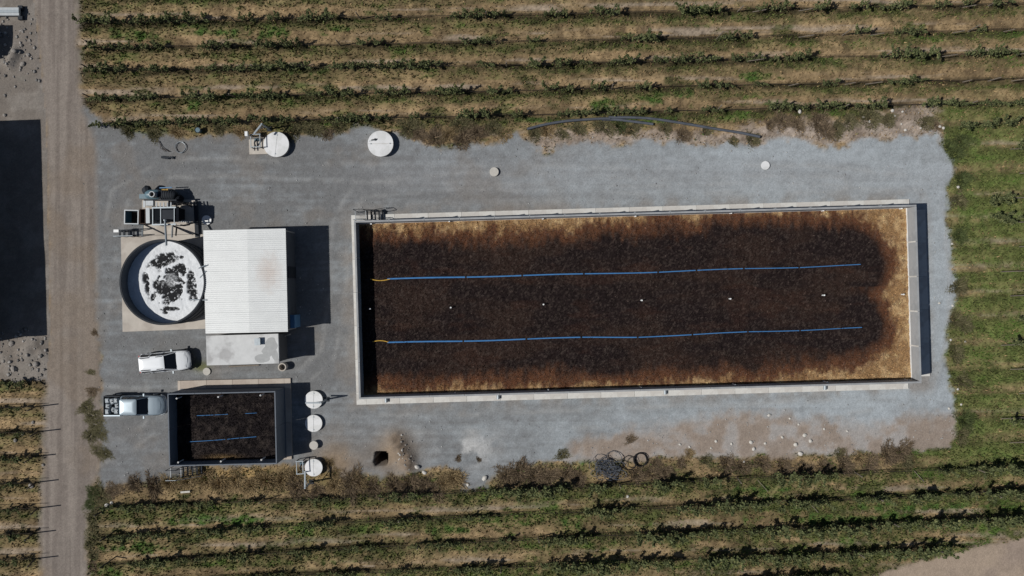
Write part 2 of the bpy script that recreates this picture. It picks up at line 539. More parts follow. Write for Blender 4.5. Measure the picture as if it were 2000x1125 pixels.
def survey(X, Y):
    """What the ground is made of at world X, Y."""
    x, y = 1000 + X * S, 562.5 - Y * S
    o = {}
    big = fbm(x / 90, y / 90, 3, 4)
    mid = fbm(x / 28, y / 28, 11, 4)
    fin = fbm(x / 8, y / 8, 23, 3)
    edge = (mid - 0.5) * 34 + (fin - 0.5) * 16
    sg = sdist(GRAVEL, x, y) + edge * 0.8
    grav = ss(-7, 7, sg)
    xl = np.interp(y, [0, 230, 650, 740, 900, 1125], [60, 84, 92, 86, 80, 74])
    xr = np.interp(y, [0, 150, 215, 280, 640, 750, 900, 960, 1125], [152, 158, 158, 194, 212, 208, 208, 178, 172])
    road = ss(-9, 12, np.minimum(x - xl, xr - x) + edge * 0.5) * (1 - grav * ss(176, 200, x))
    west = ((x < xl + 5) & (y < 742 + edge * 0.6)).astype(float)
    track = ss(-5, 6, sdist(TRACK, x, y) + edge * 0.5)
    soil = ss(-14, 22, sdist(SOIL, x, y) + edge * 0.9)
    soiln = ss(-6, 10, sdist(SOILN, x, y) + edge * 1.1)
    bare = np.maximum.reduce([grav, road, west, track])
    o.update(x=x, y=y, big=big, mid=mid, fin=fin, grav=grav, road=road, west=west, track=track, soil=soil, soiln=soiln, vine=1 - bare)
    # vine rows
    u = below_row(ROWS_N, x, y)
    ue = below_row(ROWS_E + [ROWS_N[-1]], x, y)
    us = below_row(ROWS_S, x, y)
    uw = below_row(ROWS_W, x, y)
    north = ((y < 300) & (x < 1845)) | (y < row_y(ROWS_N[-1], x) + 22)
    south, left = (y > 900) & (x > 150), x < 120
    # south field greens over to the east field without a seam
    ub = np.where(left, uw, np.where(north, u, np.where(south, us, ue)))
    o['u'] = ub
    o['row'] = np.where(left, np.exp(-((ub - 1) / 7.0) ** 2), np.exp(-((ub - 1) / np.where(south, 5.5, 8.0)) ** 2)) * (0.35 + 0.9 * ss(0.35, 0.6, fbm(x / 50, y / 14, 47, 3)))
    long1 = fbm(x / 150, y / 9, 41, 4)
    long2 = fbm(x / 60, y / 16, 57, 3)
    g = ss(-4, 3, ub) * (1 - ss(15, 33, ub + (long2 - 0.5) * 34))
    g = g * (0.45 + 0.75 * ss(0.32, 0.68, long2))
    g = np.maximum(g, ss(0.60, 0.74, fbm(x / 45, y / 17, 71, 4)) * 0.9)
    north_t = 1 - ss(200, 300, y + (mid - 0.5) * 60) * ss(1760, 1860, x)
    east = np.where(south, ss(900, 2000, x) * 0.42 + 0.36, np.where(y < 500, -0.08 * north_t + (1 - north_t) * 0.5, ss(1700, 1880, x) * 0.55))
    g = np.clip(g + east * (0.25 + 1.2 * ss(0.38, 0.62, fbm(x / 70, y / 26, 91, 4))), 0, 1)
    g = np.where(left, g * 0.75, g)
    o['green'] = g * (1 - soiln * 0.75)
    spot = np.zeros(x.shape)
    for cx, cy, rx, ry in LUSH:
        spot = np.maximum(spot, np.exp(-(((x - cx) / rx) ** 2 + ((y - cy) / ry) ** 2)))
    spot = ss(0.30, 0.75, spot + (mid - 0.5) * 1.0 + (fin - 0.5) * 0.5)
    o['spot'] = spot
    o['green'] = np.maximum(o['green'], spot)
    ef = ss(1760, 1900, x + (mid - 0.5) * 80) * ss(150, 260, y + (mid - 0.5) * 60) * (1 - ss(880, 960, y + (mid - 0.5) * 60))
    o['row'] = o['row'] * (1 - 0.7 * ef)
    o['eastf'] = ef
    o['dirt'] = ss(0.50, 0.66, long1) * ss(24, 34, ub) * (1 - ss(46, 52, ub))
    o['lush'] = ss(0.55, 0.72, fbm(x / 60, y / 22, 131, 3))
    return o


def ground_colour(o):
    x, y, big, mid, fin = o['x'], o['y'], o['big'], o['mid'], o['fin']
    A = lambda *c: np.array(lin(*c, K))
    tan, straw, brown, dust = A(128, 110, 83), A(147, 126, 96), A(93, 79, 60), A(144, 131, 116)
    dgreen, green, lgreen = A(62, 66, 41), A(82, 87, 51), A(76, 98, 46)
    c = mixc(np.broadcast_to(tan, x.shape + (3,)), straw, ss(0.4, 0.65, big))
    c = mixc(c, brown, ss(0.42, 0.70, mid) * 0.75)
    c = mixc(c, dust, np.clip(o['dirt'] * 0.85, 0, 1))
    gc = mixc(np.broadcast_to(dgreen, c.shape), green, ss(0.35, 0.65, fbm(x / 20, y / 12, 151, 3)))
    gc = mixc(gc, lgreen, o['lush'] * 0.6)
    gc = mixc(gc, A(64, 92, 42), o['spot'] * 0.75)
    gc = mixc(gc, A(90, 100, 58), o['eastf'] * 0.45)
    c = mixc(c, gc, o['green'] * (0.55 + 0.5 * ss(0.35, 0.6, fin)).clip(0, 1))
    c = mixc(c, A(138, 132, 92), o['eastf'] * 0.16)
    c = mixc(c, A(84, 100, 50), o['eastf'] * (1 - ss(12, 26, np.abs(o['u'] - 14) + (mid - 0.5) * 26)) * 0.55)
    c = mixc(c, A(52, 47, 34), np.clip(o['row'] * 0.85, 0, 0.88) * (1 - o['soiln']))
    gold = np.exp(-(((x - 470) / 130) ** 2 + ((y - 930) / 20) ** 2)) * (1 - o['grav'])
    c = mixc(c, A(162, 136, 94), np.clip(gold * 1.4, 0, 0.9) * ss(0.3, 0.6, mid))
    pink = mixc(np.broadcast_to(A(151, 140, 131), c.shape), A(136, 123, 112), ss(0.4, 0.7, mid))
    c = mixc(c, pink, o['soiln'] * 0.8)
    # grey gravel: cleaner and paler towards the east
    mott = fbm(x / 16, y / 11, 181, 3) - 0.5
    t = np.clip(ss(450, 1750, x) * 0.95 + mott * 0.55 + (big - 0.5) * 0.6 + (fbm(x / 220, y / 7, 171, 3) - 0.5) * 0.5, 0, 1)
    gr = mixc(np.broadcast_to(A(109, 110, 111), c.shape), A(153, 160, 165), t)
    trk_n = ss(0.35, 0.65, fbm(x / 40, y / 40, 231, 3))
    for path, wd in WHEELS:
        d = polyd(path, x + (mid - 0.5) * 8, y + (big - 0.5) * 10)
        gr = mixc(gr, A(150, 150, 149), np.exp(-((d - wd) / 4.5) ** 2) * trk_n * 0.38)
        gr = mixc(gr, A(104, 103, 103), np.exp(-((d - wd - 8) / 3.5) ** 2) * trk_n * 0.22)
    drive = np.exp(-((y - 345) / 45.0) ** 2) * ss(600, 800, x)
    gr = mixc(gr, A(140, 142, 145), drive * 0.35)
    bd = sdist(BIG, x, y)
    gr = mixc(gr, A(126, 121, 116), ss(-42, -8, bd) * ss(0.3, 0.7, mid) * 0.8)
    gr = mixc(gr, pink, o['soil'] * (0.62 + 0.33 * ss(0.35, 0.6, mid)))
    oth = ss(0.54, 0.76, fbm(x / 60, y / 60, 191, 4)) * 0.4
    gr = mixc(gr, A(117, 110, 103), oth * (1 - ss(900, 1300, x)))
    ash = np.exp(-(((x - 915) / 50) ** 2 + ((y - 875) / 32) ** 2)) * ss(0.35, 0.6, mid)
    gr = mixc(gr, A(178, 178, 177), ash * 0.8)
    t2 = np.exp(-(((x - 655) / 45) ** 2 + ((y - 900) / 38) ** 2)) + np.exp(-(((x - 770) / 42) ** 2 + ((y - 885) / 42) ** 2))
    gr = mixc(gr, A(130, 114, 96), np.clip(t2 * (0.5 + mid * 0.8), 0, 0.9))
    mnd = np.exp(-((polyd([(775, 856), (790, 885), (798, 908)], x, y) / 15.0) ** 2))
    gr = mixc(gr, mixc(np.broadcast_to(A(128, 113, 98), gr.shape), A(106, 94, 82), ss(0.4, 0.65, fin)), np.clip(mnd, 0, 0.95))
    gr = mixc(gr, A(60, 50, 42), ss(-3, 1, sdist(PIT, x, y)) * 0.9)
    mo = np.exp(-(((x - 392) / 16) ** 2 + ((y - 716) / 10) ** 2))
    gr = mixc(gr, A(96, 98, 60), np.clip(mo, 0, 0.8))
    c = mixc(c, gr, o['grav'])
    # brown dirt road with wheel tracks running north to south
    trk = fbm(x / 7, y / 240, 211, 3)
    rd = mixc(np.broadcast_to(A(115, 107, 101), c.shape), A(130, 122, 115), ss(0.35, 0.65, trk))
    rd = mixc(rd, A(120, 108, 96), ss(0.5, 0.7, big) * 0.5)
    c = mixc(c, rd, np.clip(o['road'], 0, 1))
    wr = mixc(np.broadcast_to(A(112, 107, 103), c.shape), A(128, 123, 118), ss(0.4, 0.7, mid))
    c = mixc(c, wr, o['west'] * 0.9)
    tr = mixc(np.broadcast_to(A(140, 126, 115), c.shape), A(152, 137, 122), ss(0.35, 0.65, big))
    c = mixc(c, tr, o['track'])
    return np.clip(c, 0.01, 0.9)


def ground_height(o):
    x, y = o['x'], o['y']
    z = (o['big'] - 0.5) * 0.10 + (o['mid'] - 0.5) * 0.05
    flat = np.maximum(o['grav'], o['road'] * 0.6)
    z = z * (1 - flat * 0.85)
    z = z - 0.05
    pit = sdist(PIT, x, y)
    z = z - 2.8 * ss(-1.0, 1.2, pit + (o['fin'] - 0.5) * 2)
    d = polyd([(775, 862), (790, 890), (797, 905)], x, y)
    z = z + 0.55 * np.exp(-(d / 17.0) ** 2) * (0.5 + 0.6 * o['mid'] + 0.5 * o['fin'])
    z = z + 0.25 * np.exp(-(polyd([(20, 700), (70, 680)], x, y) / 22.0) ** 2) * o['mid'] * 2
    z = z + 0.35 * np.exp(-(polyd([(18, 125), (30, 105)], x, y) / 10.0) ** 2) * o['mid'] * 2
    return z


STEP = 0.14
gx = np.concatenate([[-3000, -1000, -400, -180, -100, -70], np.arange(-52, 52.01, STEP), [70, 100, 180, 400, 1000, 3000]])
gy = np.concatenate([[-3000, -1000, -400, -180, -100, -60], np.arange(-31, 31.01, STEP), [60, 100, 180, 400, 1000, 3000]])
GX, GY = np.meshgrid(gx, gy)
so = survey(GX, GY)
gcol = ground_colour(so)
gx_n = fbm(GX * 2.6, GY * 2.6, 611, 2)
rs_ = np.random.RandomState(77)
grain = 1 + (rs_.uniform(-1, 1, GX.shape) * 0.26 + (gx_n - 0.5) * 0.8) * (0.26 + 0.74 * so['vine'])[...]
gcol = np.clip(gcol * grain[..., None], 0.01, 0.9)
GZ = ground_height(so)
outer = (np.abs(GX) > 52.5) | (np.abs(GY) > 31.5)
GZ = np.where(outer, -0.06, GZ)
gcol = np.where((outer & (so['road'] < 0.5))[..., None], np.array(lin(112, 101, 72, K)), gcol)
V = np.stack([GX, GY, GZ], -1).reshape(-1, 3)
CO = gcol.reshape(-1, 3)
ny, nx = GX.shape
idx = np.arange(ny * nx).reshape(ny, nx)
quads = np.stack([idx[:-1, :-1], idx[:-1, 1:], idx[1:, 1:], idx[1:, :-1]], -1).reshape(-1, 4)


def cellmean(a):
    return ((a[:-1, :-1] + a[1:, 1:] + a[:-1, 1:] + a[1:, :-1]) / 4).reshape(-1)


cg, cr, cw, ct = (cellmean(so[k]) for k in ('grav', 'road', 'west', 'track'))
cls = np.zeros(len(quads), dtype=int)
cls[cw > 0.5] = 4
cls[ct > 0.5] = 3
cls[cr > 0.5] = 2
cls[(cg > 0.5) & (cr <= 0.5)] = 1
for k, nm in enumerate(('vineyard_ground', 'gravel_yard', 'dirt_road', 'dirt_track', 'rubble_ground')):
    q = quads[cls == k]
    used, inv = np.unique(q, return_inverse=True)
    o = link(nm, array_mesh(nm, V[used], inv.reshape(-1, 4), CO[used], M['ground'], smooth=True))
    o['kind'] = 'structure'


def ground_z(x, y):
    X, Y = np.array([float(x)]), np.array([float(y)])
    return float(ground_height(survey(X, Y))[0])


# ---------------------------------------------------------------- scattered grass, pebbles (nobody could count them)
nr = np.random.RandomState(5)


def blades(n, px, py, z0, hmin, hmax, wmin, wmax, lean, col):
    """n leaning blades, one triangle each."""
    h = nr.uniform(hmin, hmax, n)
    a = nr.uniform(0, 2 * np.pi, n)
    l = nr.uniform(0.2, 1.0, n) * lean * h
    w = nr.uniform(wmin, wmax, n) / 2
    b = nr.uniform(0, 2 * np.pi, n)
    v = np.empty((n, 3, 3))
    v[:, 0] = np.stack([px + np.cos(b) * w, py + np.sin(b) * w, z0], -1)
    v[:, 1] = np.stack([px - np.cos(b) * w, py - np.sin(b) * w, z0], -1)
    v[:, 2] = np.stack([px + np.cos(a) * l, py + np.sin(a) * l, z0 + h], -1)
    f = np.arange(n * 3).reshape(n, 3)
    return v.reshape(-1, 3), f, np.repeat(col, 3, axis=0)


def scatter_grass():
    n = 420000
    X, Y = nr.uniform(-47, 47, n), nr.uniform(-27, 27, n)
    o = survey(X, Y)
    g = o['green']
    keep = (o['vine'] > 0.5) & (nr.uniform(0, 1, n) < (0.22 + 0.6 * g) * (1 - 0.6 * o['dirt']))
    for name, sel in (('green_grass', keep & (nr.uniform(0, 1, n) < g)), ('dry_grass', keep & (nr.uniform(0, 1, n) >= g))):
        x, y = X[sel], Y[sel]
        sub = {k: v[sel] for k, v in o.items()}
        m = len(x)
        z = ground_height(sub)
        A = lambda *c: np.array(lin(*c, K))
        r = nr.uniform(0, 1, m)
        if name == 'green_grass':
            c = mixc(np.broadcast_to(A(48, 54, 32), (m, 3)), A(108, 114, 66), r)
            c = mixc(c, A(78, 108, 46), sub['lush'] * nr.uniform(0.3, 1, m))
            vv, ff, cc = blades(m, x, y, z, 0.06, 0.28, 0.06, 0.16, 0.9, c)
        else:
            c = mixc(np.broadcast_to(A(74, 60, 43), (m, 3)), A(166, 142, 106), r)
            vv, ff, cc = blades(m, x, y, z, 0.05, 0.24, 0.05, 0.13, 1.1, c)
        ob = link(name, array_mesh(name, vv, ff, cc, M['straw']))
        ob['kind'] = 'stuff'


scatter_grass()


def pebble_field(name, n, region, smin, smax, cols):
    x = nr.uniform(region[0], region[1], n)
    y = nr.uniform(region[2], region[3], n)
    o = survey((x - 1000) / S, (562.5 - y) / S)
    keep = (np.maximum.reduce([o['grav'], o['west'], o['soiln'], o['road'] * (nr.uniform(0, 1, n) < 0.3)]) > 0.5) & (sdist(BIG, x, y) < -20)
    keep &= nr.uniform(0, 1, n) < 0.35 + 0.65 * np.maximum(o['soil'], o['west'])
    if name == 'rubble':
        keep &= (np.hypot(x - 20, (y - 95) * 0.8) < 55 * (0.5 + nr.uniform(0, 1, n))) | (np.hypot((x - 45) * 0.8, y - 692) < 55)
    sub = {k: v[keep] for k, v in o.items()}
    m = int(keep.sum())
    X, Y, Z = (x[keep] - 1000) / S, (562.5 - y[keep]) / S, ground_height(sub)
    s = smin + (smax - smin) * nr.uniform(0, 1, m) ** 5
    base = np.array([(1, 0, 0), (0, 1, 0), (-1, 0, 0), (0, -1, 0), (0, 0, 0.7), (0, 0, -0.5)])
    fb = np.array([(0, 1, 4), (1, 2, 4), (2, 3, 4), (3, 0, 4), (1, 0, 5), (2, 1, 5), (3, 2, 5), (0, 3, 5)])
    jit = nr.uniform(0.6, 1.3, (m, 6, 3))
    a = nr.uniform(0, 6.28, m)
    ca, sa = np.cos(a), np.sin(a)
    v = base[None] * jit * s[:, None, None]
    vx = v[..., 0] * ca[:, None] - v[..., 1] * sa[:, None] + X[:, None]
    vy = v[..., 0] * sa[:, None] + v[..., 1] * ca[:, None] + Y[:, None]
    vz = v[..., 2] + Z[:, None] + s[:, None] * 0.15
    f = fb[None] + (np.arange(m) * 6)[:, None, None]
    r = nr.uniform(0, 1, m)
    c = mixc(np.broadcast_to(np.array(cols[0]), (m, 3)), np.array(cols[1]), r)
    ob = link(name, array_mesh(name, np.stack([vx, vy, vz], -1).reshape(-1, 3), f.reshape(-1, 3), np.repeat(c, 6, axis=0), M['straw']))
    ob['kind'] = 'stuff'


pebble_field('pebbles', 20000, (150, 1880, 200, 960), 0.015, 0.085, ((0.18, 0.18, 0.185), (0.50, 0.50, 0.49)))
pebble_field('rubble', 2600, (-60, 92, 20, 745), 0.03, 0.22, ((0.12, 0.12, 0.12), (0.40, 0.38, 0.36)))


# ---------------------------------------------------------------- the long precast tank
def make_tank(label, name, corners, k, z_foot, rot, npan, feet, sides_mat, foot_mat, T):
    """corners: pixel corners of the wall tops NW, NE, SE, SW; feet: foot widths N, E, S, W."""
    h = k * H
    pts = [P(px, py, h) for px, py in corners]
    ctr = sum(pts, Vector((0, 0, 0))) / 4
    lx = ((pts[1] - pts[0]).length + (pts[2] - pts[3]).length) / 2
    ly = ((pts[3] - pts[0]).length + (pts[2] - pts[1]).length) / 2
    t = thing(name, label, 'tank', (ctr.x, ctr.y, 0), rot)
    z0 = -0.08

    def panel_mesh(L, foot, cut=0.0):
        b = MB()
        g = 0.012
        b.box(-L / 2 + g, L / 2 - g, 0, T, z0, h)
        b.box(-L / 2 + g + cut, L / 2 - g, -foot, -0.002, z0, z_foot)
        b.box(-L / 2 + g, L / 2 - g, -0.06, -0.003, z_foot + 0.001, z_foot + 0.09)     # haunch where wall meets foot
        return b
    meshes = {}
    for side, (n, L, foot) in enumerate(((npan[0], lx, feet[0]), (npan[1], ly, feet[1]), (npan[0], lx, feet[2]), (npan[1], ly, feet[3]))):
        pl = L / n if side % 2 == 0 else (L - 2 * T) / n
        # panel: stem in wall concrete, foot in paler dusty concrete -> two materials on one mesh
        b = panel_mesh(pl, foot)
        me = b.mesh('wall_panel', sides_mat)
        me.materials.append(foot_mat)
        mi = [0] * len(me.polygons)
        for i in range(6, 12):
            mi[i] = 1
        me.polygons.foreach_set('material_index', mi)
        for i in range(n):
            s = -(pl * n) / 2 + pl * (i + 0.5)
            if side == 0:
                loc, rz = (s, ly / 2, 0), math.pi
            elif side == 1:
                loc, rz = (lx / 2, s, 0), math.pi / 2
            elif side == 2:
                loc, rz = (s, -ly / 2, 0), 0.0
            else:
                loc, rz = (-lx / 2, s, 0), -math.pi / 2
            link('wall_panel', me, t, loc, rz)
    # corner pieces of the foot
    fN, fE, fS, fW = feet
    for nm, (x0, x1, y0, y1) in (('a', (-lx / 2 - fW, -lx / 2 - 0.003, ly / 2 - T, ly / 2 + fN)), ('b', (lx / 2 + 0.003, lx / 2 + min(fE, 1.05), ly / 2 - T, ly / 2 + fN)),
                                 ('c', (lx / 2 + 0.003, lx / 2 + min(fE, 0.5), -ly / 2 - fS, -ly / 2 + T)), ('d', (-lx / 2 - fW, -lx / 2 - 0.003, -ly / 2 - fS, -ly / 2 + T))):
        if nm == 'b' and fE > 2:
            y0 = ly / 2 + 0.01
        obj('corner_slab', MB().box(x0, x1, y0, y1, z0, z_foot - 0.004), foot_mat, t)
    return t, lx, ly, h


def bed_mesh(name, t, lx, ly, zfun, colfun, step, rot):
    """The chip surface inside a tank, in the tank's own frame, as one sheet with relief."""
    xs = np.arange(-lx / 2 + 0.14, lx / 2 - 0.139, step)
    ys = np.arange(-ly / 2 + 0.14, ly / 2 - 0.139, step)
    xs = np.linspace(-lx / 2 + 0.14, lx / 2 - 0.14, len(xs))
    ys = np.linspace(-ly / 2 + 0.14, ly / 2 - 0.14, len(ys))
    X, Y = np.meshgrid(xs, ys)
    Z = zfun(X, Y)
    ca, sa = math.cos(rot), math.sin(rot)
    WX = t.location.x + X * ca - Y * sa
    WY = t.location.y + X * sa + Y * ca
    V = np.stack([WX, WY, Z], -1).reshape(-1, 3)
    ny, nx = X.shape
    i = np.arange(ny * nx).reshape(ny, nx)
    q = np.stack([i[:-1, :-1], i[:-1, 1:], i[1:, 1:], i[1:, :-1]], -1).reshape(-1, 4)
    s = 1 / ((1 - Z / H) / S)
    col = colfun(1000 + WX * s, 562.5 - WY * s, X, Y)
    return V, q, col.reshape(-1, 3), WX, WY, Z


ROT = R(1.65)
KT = 0.048
tank, TLX, TLY, TH = make_tank('long rectangular concrete tank of precast wall panels holding a dark chip bed', 'filter_tank',
                               [(691.5, 430.5), (1789, 400.5), (1801, 747), (700.5, 781)], KT, 0.10, ROT, (16, 5), (0.80, 2.45, 0.92, 0.86),
                               M['concrete'], M['foot'], 0.15)
FZ = 1.68
PIPE_U = [(705, 545), (760, 545), (905, 541), (1015, 538), (1150, 535), (1290, 531), (1450, 525), (1560, 522), (1680, 517)]
PIPE_L = [(705, 666), (760, 669), (905, 666), (1025, 662), (1140, 659), (1245, 658), (1350, 654), (1460, 648), (1560, 645), (1682, 640)]


def tank_z(X, Y):
    return FZ + (fbm(X * 1.3, Y * 1.3, 301, 4) - 0.5) * 0.18 + (fbm(X * 5.5, Y * 5.5, 311, 2) - 0.5) * 0.10


def wet_d(px, py):
    d = np.minimum(polyd(PIPE_U, px, py), polyd(PIPE_L, px, py))
    mid = (py > 560) & (py < 650)
    return np.where(mid, d - 34 * ss(560, 585, py) * (1 - ss(625, 650, py)) * (1 - ss(1660, 1740, px)), d)


def tank_col(px, py, X, Y):
    d = wet_d(px, py)
    end = ss(1600, 1720, px)
    n = (fbm(px / 40, py / 40, 321, 3) - 0.5) * (34 - 14 * end) + (fbm(px / 9, py / 26, 331, 3) - 0.5) * (34 - 18 * end)
    n = n + 20 * end
    n = n - 16 * ss(1150, 1500, px) * (1 - ss(1690, 1740, px)) * (py < 560) + 6 * ss(1100, 1500, px) * (py > 600)
    A = lambda *c: np.array(lin(*c, K))
    dark, dark2, red, tan, pale = A(33, 26, 26), A(46, 35, 31), A(84, 54, 39), A(140, 111, 78), A(172, 145, 108)
    c = mixc(np.broadcast_to(tan, d.shape + (3,)), pale, ss(0.4, 0.7, fbm(px / 12, py / 12, 341, 4)))
    c = mixc(c, A(110, 78, 50), ss(0.55, 0.75, fbm(px / 9, py / 30, 345, 3)) * 0.6 * (1 - end))
    c = mixc(c, red, (1 - ss(84, 106, d + n + (fbm(px / 5, py / 9, 377, 2) - 0.5) * 26)) * 0.95)
    dk = mixc(np.broadcast_to(dark, c.shape), dark2, ss(0.4, 0.7, fbm(px / 90, py / 30, 351, 4)))
    c = mixc(c, dk, 1 - ss(54, 84, d + n))
    sp = ss(0.56, 0.70, fbm(px / 2.3, py / 2.3, 361, 2))
    c = mixc(c, A(86, 76, 70), sp * 0.34)
    return mixc(c, A(74, 48, 36), ss(0.58, 0.72, fbm(px / 60, py / 22, 371, 4)) * 0.16)


V_, q_, c_, WX, WY, WZ = bed_mesh('wood_chips', tank, TLX, TLY, tank_z, tank_col, 0.11, ROT)
ob = link('wood_chips', array_mesh('wood_chips', V_, q_, c_, M['chips'], smooth=True))
ob['kind'] = 'stuff'


def loose_chips(name, t, lx, ly, zfun, colfun, rot, n):
    X, Y = nr.uniform(-lx / 2 + 0.25, lx / 2 - 0.25, n), nr.uniform(-ly / 2 + 0.25, ly / 2 - 0.25, n)
    Z = zfun(X, Y) - 0.01
    ca, sa = math.cos(rot), math.sin(rot)
    WX = t.location.x + X * ca - Y * sa
    WY = t.location.y + X * sa + Y * ca
    s = 1 / ((1 - Z / H) / S)
    col = colfun(1000 + WX * s, 562.5 - WY * s, X, Y) * nr.choice([0.6, 0.9, 1.3, 2.4], n, p=[0.3, 0.3, 0.28, 0.12])[:, None]
    vv, ff, cc = blades(n, WX, WY, Z, 0.03, 0.12, 0.04, 0.09, 1.6, np.clip(col, 0, 0.7))
    o = link(name, array_mesh(name, vv, ff, cc, M['straw']))
    o['kind'] = 'stuff'


loose_chips('loose_chips', tank, TLX, TLY, tank_z, tank_col, ROT, 90000)

# pale line the bed has left along the walls' inner faces
b = MB()
hx, hy = TLX / 2 - 0.15, TLY / 2 - 0.15
b.box(hx - 0.012, hx - 0.002, -hy, hy, FZ - 0.1, FZ + 0.17)
b.box(-hx, hx - 0.02, hy - 0.012, hy - 0.002, FZ - 0.1, FZ + 0.10)
obj('liner_edge', b, M['whitelid'], tank)


def small_basin_z(X, Y):
    return 1.12 + (fbm(X * 1.6, Y * 1.6, 401, 4) - 0.5) * 0.24 + (fbm(X * 5, Y * 5, 411, 2) - 0.5) * 0.08


def basin_col(px, py, X, Y):
    A = lambda *c: np.array(lin(*c, K))
    c = mixc(np.broadcast_to(A(31, 27, 28), px.shape + (3,)), A(54, 48, 46), ss(0.42, 0.70, fbm(px / 9, py / 9, 421, 4)))
    e = np.exp(-(((px - 435) / 30) ** 2 + ((py - 893) / 5.0) ** 2))
    return mixc(c, A(110, 90, 62), np.clip(e * 0.8, 0, 1))


BROT = R(1.3)
basin, BLX, BLY, BH = make_tank('small rectangular tank of dark precast panels in front of the silver pickup', 'filter_basin',
                                [(327, 769.5), (537, 763.5), (541.5, 906), (330, 911)], 0.040, 0.10, BROT, (4, 2), (0.78, 0.55, 0.2, 0.25),
                                M['basinwall'], M['foot2'], 0.09)
V_, q_, c_, WX, WY, WZ = bed_mesh('basin_chips', basin, BLX, BLY, small_basin_z, basin_col, 0.08, BROT)
ob = link('basin_chips', array_mesh('basin_chips', V_, q_, c_, M['chips'], smooth=True))
ob['kind'] = 'stuff'
loose_chips('loose_basin_chips', basin, BLX, BLY, small_basin_z, basin_col, BROT, 12000)


def local_z(t, rot, zfun, x, y):
    dx, dy = x - t.location.x, y - t.location.y
    ca, sa = math.cos(-rot), math.sin(-rot)
    return float(zfun(np.array([dx * ca - dy * sa]), np.array([dx * sa + dy * ca]))[0])


# blue irrigation pipes lying on the beds: segments, dark couplings and a yellow lead hose
def water_line(path, joints, t, rot, zfun, zm, r0, r1, label, yellow=None, lead=None, extra_gap=None):
    th = thing('irrigation_pipe', label, 'pipe', P(path[0][0], path[0][1], zm))
    o0 = Vector(th.location)
    xs = [p[0] for p in path]
    ys = [p[1] for p in path]

    def at(px):
        p = P(px, float(np.interp(px, xs, ys)) + 0.7 * math.sin(px / 47.0), zm)
        return p

    def seg(a, b, dz, r, nm, m):
        n = max(3, int((b - a) / 22))
        pts = []
        for i in range(n + 1):
            p = at(a + (b - a) * i / n)
            p.z = max(local_z(t, rot, zfun, p.x, p.y), zm - 0.03) + dz
            pts.append(p - o0)
        return obj(nm, MB().tube(pts, r, 8), m, th, smooth=True)
    if lead:
        seg(lead[0], lead[1], 0.03, 0.03, 'lead_hose', M['darksteel'])
    if yellow:
        n = 10
        pts = []
        for i in range(n + 1):
            px = yellow[0] + (yellow[1] - yellow[0]) * i / n
            p = P(px, float(np.interp(px, xs, ys)) + yellow[2] * math.sin(math.pi * i / n), zm)
            p.z = max(local_z(t, rot, zfun, p.x, p.y), zm - 0.03) + 0.08
            pts.append(p - o0)
        obj('yellow_hose', MB().tube(pts, 0.042, 8), M['yellowhose'], th, smooth=True)
    for i in range(len(joints) - 1):
        a, b = joints[i], joints[i + 1]
        f = (a - joints[0]) / (joints[-1] - joints[0])
        r = r0 + (r1 - r0) * f
        if extra_gap and i in extra_gap:
            continue
        seg(a + (1.6 if i else 0), b - 1.6, 0.040, r, 'pipe_segment', M['bluepipe'])
        if i:
            seg(a - 1.7, a + 1.7, 0.040, r * 1.12, 'coupling', M['rubber'])
    return th


water_line(PIPE_U, [757, 910, 1020, 1140, 1285, 1360, 1452, 1560, 1682], tank, ROT, tank_z, FZ, 0.070, 0.032,
           'northern of two long blue pipes lying across the dark chip bed', yellow=(724, 762, 3), lead=(705, 726))
water_line(PIPE_L, [757, 905, 1028, 1135, 1245, 1352, 1460, 1562, 1684], tank, ROT, tank_z, FZ, 0.070, 0.032,
           'southern of two long blue pipes lying across the dark chip bed', yellow=(728, 762, -3), lead=(703, 730))
water_line([(385, 811), (443, 809), (505, 807)], [385, 447, 478, 503], basin, BROT, small_basin_z, 1.12, 0.026, 0.022,
           'short broken blue pipe on the northern half of the small dark bed', extra_gap=(1,))
water_line([(368, 862), (440, 858), (503, 853)], [370, 442, 503], basin, BROT, small_basin_z, 1.12, 0.026, 0.022,
           'thin blue pipe on the southern half of the small dark bed')

# white vent pipes standing in the beds
vb = MB().cyl(0, 0, -0.3, 0.55, 0.055, 12)
vb.ring(0, 0, 0.551, 0.60, 0.068, 0.04, 12)
vent0 = obj('vent_pipe', vb, M['whitelid'], smooth=True)
tag(vent0, 'short pale vent pipe standing midway between the two long blue pipes', 'vent pipe', 'vent pipes along the middle of the long bed')
first = True
for lab, grp, zz, zs, pts in (
        ('short pale vent pipe standing midway between the two long blue pipes', 'vent pipes along the middle of the long bed', FZ, 0.7,
         [(724, 603), (881, 600.5), (1061, 594.5), (1252, 586.5), (1424, 583.5), (1606, 576.5), (1760, 575)]),
        ('pale vent pipe in the long bed close against its south wall', 'vent pipes along the south wall of the long bed', FZ, 1.2,
         [(753, 772), (889, 766.5), (1070, 760), (1250, 755.5), (1431, 750), (1609, 745), (1766, 741)]),
        ('pale vent pipe in the long bed close against its north wall', 'vent pipes along the north wall of the long bed', FZ, 0.6,
         [(726, 438), (878, 433), (1060, 428), (1240, 423), (1426, 417), (1605, 412), (1757, 408)]),
        ('pale vent pipe against the north wall inside the small dark bed', 'vent pipes along the north wall of the small bed', 1.12, 1.6,
         [(355, 775), (435, 772), (516, 769)]),
        ('pale vent pipe against the south wall inside the small dark bed', 'vent pipes along the south wall of the small bed', 1.12, 1.6,
         [(358, 898), (440, 896), (518, 893)])):
    for px, py in pts:
        p = P(px, py, zz)
        if first:
            v = vent0
            first = False
        else:
            v = vent0.copy()
            C.objects.link(v)
        v.location = p
        v.scale = (1, 1, zs)
        v['label'] = lab
        v['group'] = grp

